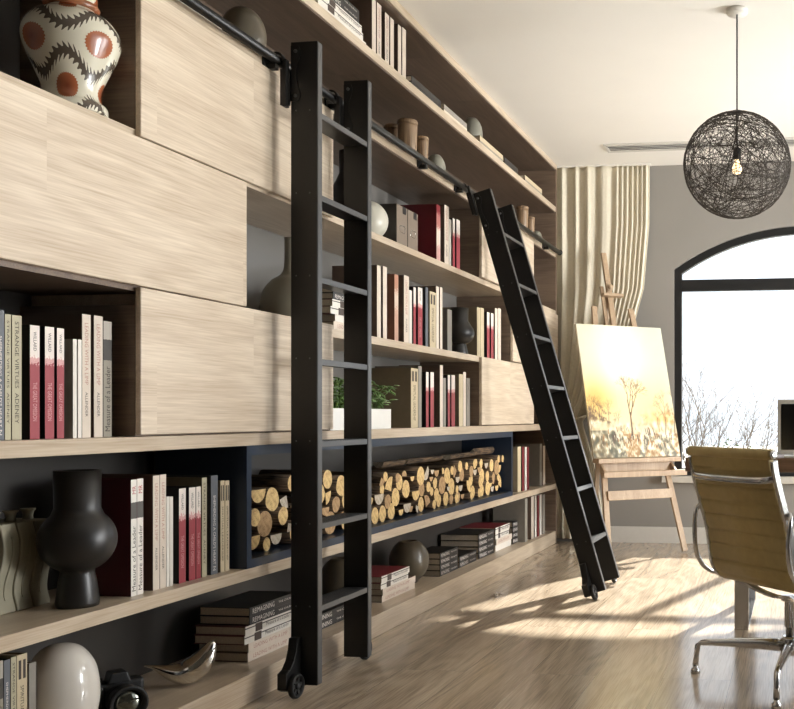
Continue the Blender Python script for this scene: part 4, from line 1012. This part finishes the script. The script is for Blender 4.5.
# sling with horizontal ribs
def cum(P):
    s = [0]
    for a, b in zip(P, P[1:]): s.append(s[-1] + math.hypot(b[0] - a[0], b[1] - a[1]))
    return s
cs = cum(SP); tot = cs[-1]
def at_s(s):
    for i in range(len(SP) - 1):
        if cs[i + 1] >= s - 1e-9:
            t_ = (s - cs[i]) / (cs[i + 1] - cs[i] + 1e-9); p = (lerp(SP[i][0], SP[i + 1][0], t_), lerp(SP[i][1], SP[i + 1][1], t_))
            d_ = Vector((SP[i + 1][0] - SP[i][0], SP[i + 1][1] - SP[i][1])).normalized(); return p, d_
    return SP[-1], Vector((0, -1))
bm = BM(); rib = .058; nS = 150; rows = []
for k in range(nS + 1):
    s_ = tot * k / nS; (y, z), d_ = at_s(s_); nrm = Vector((d_[1], -d_[0]))     # local left normal
    f_ = abs(((s_ / rib) % 1) - .5) * 2; th_ = .011 * (1 - f_ ** 8 * .75)
    a = bm.verts.new((-hw, y + nrm.x * th_, z + nrm.y * th_)); b = bm.verts.new((hw, y + nrm.x * th_, z + nrm.y * th_))
    c_ = bm.verts.new((hw, y - nrm.x * th_, z - nrm.y * th_)); e_ = bm.verts.new((-hw, y - nrm.x * th_, z - nrm.y * th_)); rows.append((a, b, c_, e_))
for r0, r1 in zip(rows, rows[1:]):
    for k in range(4):
        f = bm.faces.new((r0[k], r0[(k + 1) % 4], r1[(k + 1) % 4], r1[k])); f.smooth = k % 2 == 0
bm.faces.new(rows[0]); bm.faces.new(list(reversed(rows[-1])))
o = obj('seat_sling', bm, MUS, ch); o.location = (OFX, 0, 0)
bm = BM(); lathe(bm, [(0, -.226), (.016, -.226), (.0185, -.222), (.0185, .222), (.016, .226), (0, .226)], 28, (OFX, -.378, .872), ax='X'); obj('head_roll', bm, MUS, ch)
for s in (-1, 1):
    bm = BM(); xs_ = OFX + s * .226
    ribbon(bm, [(xs_, y, z) for y, z in SP[2:]], .014, .024, (1, 0, 0)); rl_ = obj('side_rail', bm, CHROME, ch, bevel=.003)
    bm = BM(); lathe(bm, [(.0, 0), (.015, 0), (.016, s * .006), (.007, s * .009), (0, s * .006)], 20, (OFX + s * .2285, -.378, .872), ax='X'); obj('end_cap', bm, CHROME, rl_)
    bm = BM(); xa = OFX + s * .256
    loop = smoothprof([(xa - s * .022, -.305, .672), (xa, -.325, .655), (xa, -.335, .58), (xa, -.325, .49), (xa, -.28, .43), (xa, -.2, .402), (xa - s * .022, -.12, .402)], 6)
    tube(bm, loop, .009, 12)
    obj('arm_loop', bm, CHROME, ch)
    bm = BM(); loop = smoothprof([(xa - s * .022, -.14, .405), (xa, -.05, .40), (xa, .08, .42), (xa, .12, .5), (xa, .08, .61), (xa, -.05, .655), (xa, -.2, .655), (xa, -.315, .66)], 6)
    tube(bm, loop, .009, 12); obj('armrest', bm, CHROME, ch)
# chrome brace below the roll, spreader under the seat
bm = BM(); ribbon(bm, smoothprof([(OFX - .222, -.352, .795), (OFX - .18, -.385, .785), (OFX, -.395, .783), (OFX + .18, -.385, .785), (OFX + .222, -.352, .795)], 6), .024, .01, (0, 0, 1)); obj('back_brace', bm, CHROME, ch, bevel=.003)
for yy in (-.13, .09):
    bm = BM(); ribbon(bm, smoothprof([(OFX - .222, yy, .408), (OFX - .17, yy, .36), (OFX * .6 - .06, yy * .6, .325), (OFX * .3, yy * .2, .318), (OFX * .6 + .08, yy * .6, .325), (OFX + .17, yy, .36), (OFX + .222, yy, .408)], 6), .03, .012, (0, 1, 0)); obj('seat_spreader', bm, CHROME, ch, bevel=.003)
bm = BM(); lathe(bm, [(.034, .318), (.034, .30), (.021, .295), (.021, .20), (.016, .198), (.016, .12)], 28); obj('column', bm, CHROME, ch)
bm = BM(); lathe(bm, [(.026, .165), (.03, .155), (.03, .10), (.024, .094)], 28); bh = obj('base_hub', bm, CHROME, ch)
l_ = Vector(fl(694.5, 673)) - Vector((CX, CY)); abase = math.atan2(l_.y, l_.x) - FA
for k in range(4):
    a = abase + k * PI / 2; R_ = .368; ca, sa = math.cos(a), math.sin(a)
    bm = BM(); rings = []
    for q, (rr_, z, w_, h_) in enumerate(((.02, .130, .020, .026), (.10, .130, .018, .023), (.20, .128, .015, .018), (.30, .124, .012, .013), (.345, .120, .011, .011), (.358, .112, .011, .011), (.364, .07, .010, .010), (.368, .032, .012, .012))):
        tv = Vector((ca, sa, 0)) if q < 5 else Vector((0, 0, -1)); sv = Vector((-sa, ca, 0)); nv_ = Vector((0, 0, 1)) if q < 5 else Vector((ca, sa, 0))
        rings.append([bm.verts.new(Vector((ca * rr_, sa * rr_, z)) + sv * w_ * math.cos(p) + nv_ * h_ * math.sin(p)) for p in [2 * PI * i / 14 for i in range(14)]])
    for r0, r1 in zip(rings, rings[1:]):
        for i in range(14): bm.faces.new((r0[i], r0[(i + 1) % 14], r1[(i + 1) % 14], r1[i])).smooth = True
    bm.faces.new(list(reversed(rings[0]))); bm.faces.new(rings[-1])
    lg = obj('base_leg', bm, CHROME, ch)
    bm = BM(); lathe(bm, [(.009, .034), (.009, .022), (.017, .016), (.018, .0008)], 22, (ca * R_, sa * R_, 0)); obj('glide', bm, CHROME, lg)

# ================================================================= PENDANT
dP = 4.62; lat = (737 - 680) / FPX * dP; PX_, PY_ = lat * C7 - dP * S7, lat * S7 + dP * C7; PZ = 1 + (416 - 165.5) * dP / FPX
pd = thing('pendant_lamp', 'woven dark string ball pendant lamp hanging from ceiling', 'lamp', (PX_, PY_, H))
zc = PZ - H; PR = .262; PRZ = .256
STR = flat('woven_string', (58, 50, 43), .7, var=.2, scale=50)
bm = BM(); rp = random.Random(9)
for k in range(125):
    n_ = Vector((rp.gauss(0, 1), rp.gauss(0, 1), rp.gauss(0, 1))).normalized(); h_ = rp.uniform(-.55, .55) if k % 3 else rp.uniform(-.25, .25)
    x = n_.orthogonal().normalized(); y = n_.cross(x); rad = math.sqrt(1 - h_ * h_); wob = rp.uniform(.985, 1.0)
    pts = []
    for i in range(40):
        a = 2 * PI * i / 40; p = (x * math.cos(a) + y * math.sin(a)) * rad + n_ * h_
        pts.append(Vector((p.x * PR, p.y * PR, p.z * PRZ)) * wob + Vector((0, 0, zc)))
    tube(bm, pts, .0012, 4, closed=True)
obj('woven_shade', bm, STR, pd)
bm = BM(); lathe(bm, [(0, -.0005), (.052, -.0005), (.052, -.018), (.048, -.024), (0, -.024)], 32); obj('ceiling_rose', bm, flat('rose_white', (230, 226, 218), .4), pd)
bm = BM(); tube(bm, [(0, 0, -.022), (0, 0, zc + .075)], .004, 8); obj('cord', bm, RUB, pd)
bm = BM(); lathe(bm, [(0, .008), (.03, .006), (.034, 0), (0, -.004)], 24, (0, 0, zc + PRZ)); obj('top_plate', bm, RUB, pd)
bm = BM(); lathe(bm, [(0, .085), (.018, .083), (.02, .03), (.016, .028), (0, .028)], 24, (0, 0, zc)); obj('lamp_holder', bm, RUB, pd)
bm = BM(); lathe(bm, smoothprof([(.011, .03), (.012, .015), (.022, -.008), (.024, -.022), (.016, -.038), (0, -.044)], 4), 24, (0, 0, zc)); obj('bulb', bm, flat('lit_bulb', (255, 236, 200), .3, emit=(255, 226, 176), es=1.6), pd)

# ================================================================= OUTDOORS
bm = BM(); box(bm, -60, 60, YW + 3, YW + 120, -3.2, -3); box(bm, XR + 1.5, 60, -60, YW + 3, -3.2, -3); g = obj('ground', bm, flat('pale_ground', (208, 208, 200), .9, scale=1)); g['kind'] = 'structure'
TW = flat('twig_grey', (108, 98, 88), .8)
def tree(loc, hgt, seed, label, depth_=6, spread=.55, r0=.05):
    rg = random.Random(seed); bm = BM()
    def grow(p, d_, L_, r, k):
        q = p + d_ * L_; m_ = (p + q) / 2 + Vector((rg.uniform(-1, 1), rg.uniform(-1, 1), 0)) * L_ * .05
        tube(bm, [p, m_, q], [r, r * .85, r * .7], 5 if r > .01 else 3, cap=False)
        if k == 0: return
        for i in range(3 if k > 2 else 2):
            nd = (d_ + Vector((rg.uniform(-1, 1), rg.uniform(-1, 1), rg.uniform(-.3, .7))) * spread).normalized()
            grow(p.lerp(q, rg.uniform(.6, 1)), nd, L_ * rg.uniform(.6, .82), r * .62, k - 1)
    grow(Vector((0, 0, 0)), Vector((0, 0, 1)), hgt * .3, r0, depth_)
    o = obj('bare_tree', bm, TW, recalc=False); o.location = loc; tag(o, label, 'tree', 'bare trees outside the window')
tree((-1.3, 12.5, -3.0), 6.0, 4, 'bare tree outside the window, just right of the canvas', 7, .6)
tree((-1.15, 22.5, -3.0), 5.6, 8, 'smaller bare tree outside the window, above chair back', 6, .75, .03)
def shrub(loc, r, seed, label):
    rg = random.Random(seed); bm = BM()
    for k in range(1500):
        d_ = Vector((rg.gauss(0, 1), rg.gauss(0, 1), rg.gauss(0, .8))).normalized() * r * rg.random() ** .4; d_.z = abs(d_.z) * 1.5
        a = Vector((rg.uniform(-1, 1), rg.uniform(-1, 1), rg.uniform(-1, 1))).normalized() * .035; b = a.orthogonal().normalized() * .022
        bm.faces.new([bm.verts.new(d_ + v) for v in (-a, b, a, -b)])
    for k in range(40):
        d_ = Vector((rg.gauss(0, 1), rg.gauss(0, 1), abs(rg.gauss(0, 1)))).normalized() * r; d_.z *= 1.4; tube(bm, [(0, 0, 0), d_ * .5 + Vector((0, 0, .1)), d_], [.014, .008, .003], 4, cap=False)
    o = obj('shrub', bm, flat('shrub_leaves', (86, 98, 62), .8, var=.25, scale=3), recalc=False); o.location = loc; tag(o, label, 'shrub')
shrub((-1.2, 16.2, -.9), 1.0, 2, 'pale green shrub outside the window above the chair back')

# ================================================================= LIGHT
w = bpy.data.worlds.new('World'); SC.world = w; w.use_nodes = True; nt = w.node_tree; L = nt.links.new
bg = nt.nodes['Background']; tc = N(nt, 'ShaderNodeTexCoord'); mp = N(nt, 'ShaderNodeMapping'); mp.inputs['Scale'].default_value = (1, 1, 2.5)
no = N(nt, 'ShaderNodeTexNoise'); no.inputs['Scale'].default_value = 3.2; no.inputs['Detail'].default_value = 5
L(tc.outputs['Generated'], mp.inputs[0]); L(mp.outputs[0], no.inputs['Vector'])
r = N(nt, 'ShaderNodeValToRGB'); r.color_ramp.elements[0].position = .38; r.color_ramp.elements[1].position = .58
r.color_ramp.elements[0].color = (.76, .83, .90, 1); r.color_ramp.elements[1].color = (.92, .93, .95, 1); L(no.outputs['Fac'], r.inputs[0]); L(r.outputs[0], bg.inputs['Color'])
bg.inputs['Strength'].default_value = 1.6
def light(name, typ, loc, energy, color, **kw):
    l = bpy.data.lights.new(name, typ); l.energy = energy; l.color = color
    for k, v in kw.items(): setattr(l, k, v)
    o = bpy.data.objects.new(name, l); COL.objects.link(o); o.location = loc; return o
s = light('sun', 'SUN', (0, 12, 6), 17, (1, .95, .85), angle=math.radians(1.2))
s.rotation_euler = Vector((-.30, -1, -.715)).to_track_quat('-Z', 'Y').to_euler()
a = light('daylight_side_window', 'AREA', (XR + 1.2, 5.2, 2.0), 450, (1, .965, .92), shape='RECTANGLE', size=5.0, size_y=2.2)
a.rotation_euler = Vector((-1, -.45, -.10)).to_track_quat('-Z', 'Z').to_euler()
a = light('ceiling_fill_light', 'AREA', (XR + 1.3, 4.4, -.1), 760, (1, .975, .95), shape='RECTANGLE', size=5.0, size_y=1.6)  # added unseen fill lamp, aimed up from outside to brighten the ceiling
a.rotation_euler = Vector((-1, -.1, .75)).to_track_quat('-Z', 'Z').to_euler()
light('bulb_light', 'POINT', (PX_, PY_, PZ - .02), 3, (1, .85, .65), shadow_soft_size=.03)

# ================================================================= CAMERA
cam = bpy.data.cameras.new('camera'); co = bpy.data.objects.new('camera', cam); COL.objects.link(co); SC.camera = co
co.location = (0, 0, 1.0); co.rotation_euler = (PI / 2, 0, math.atan2(S7, C7))
cam.sensor_fit = 'HORIZONTAL'; cam.sensor_width = 36; cam.lens = 36 * FPX / 794
cam.shift_x = -(680 - 397) / 794; cam.shift_y = (416 - 354.5) / 794; cam.clip_end = 300; cam.clip_start = .05
SC.view_settings.view_transform = 'Standard'; SC.view_settings.look = 'None'; SC.view_settings.gamma = 1; SC.view_settings.use_curve_mapping = False
SC.view_settings.exposure = .35
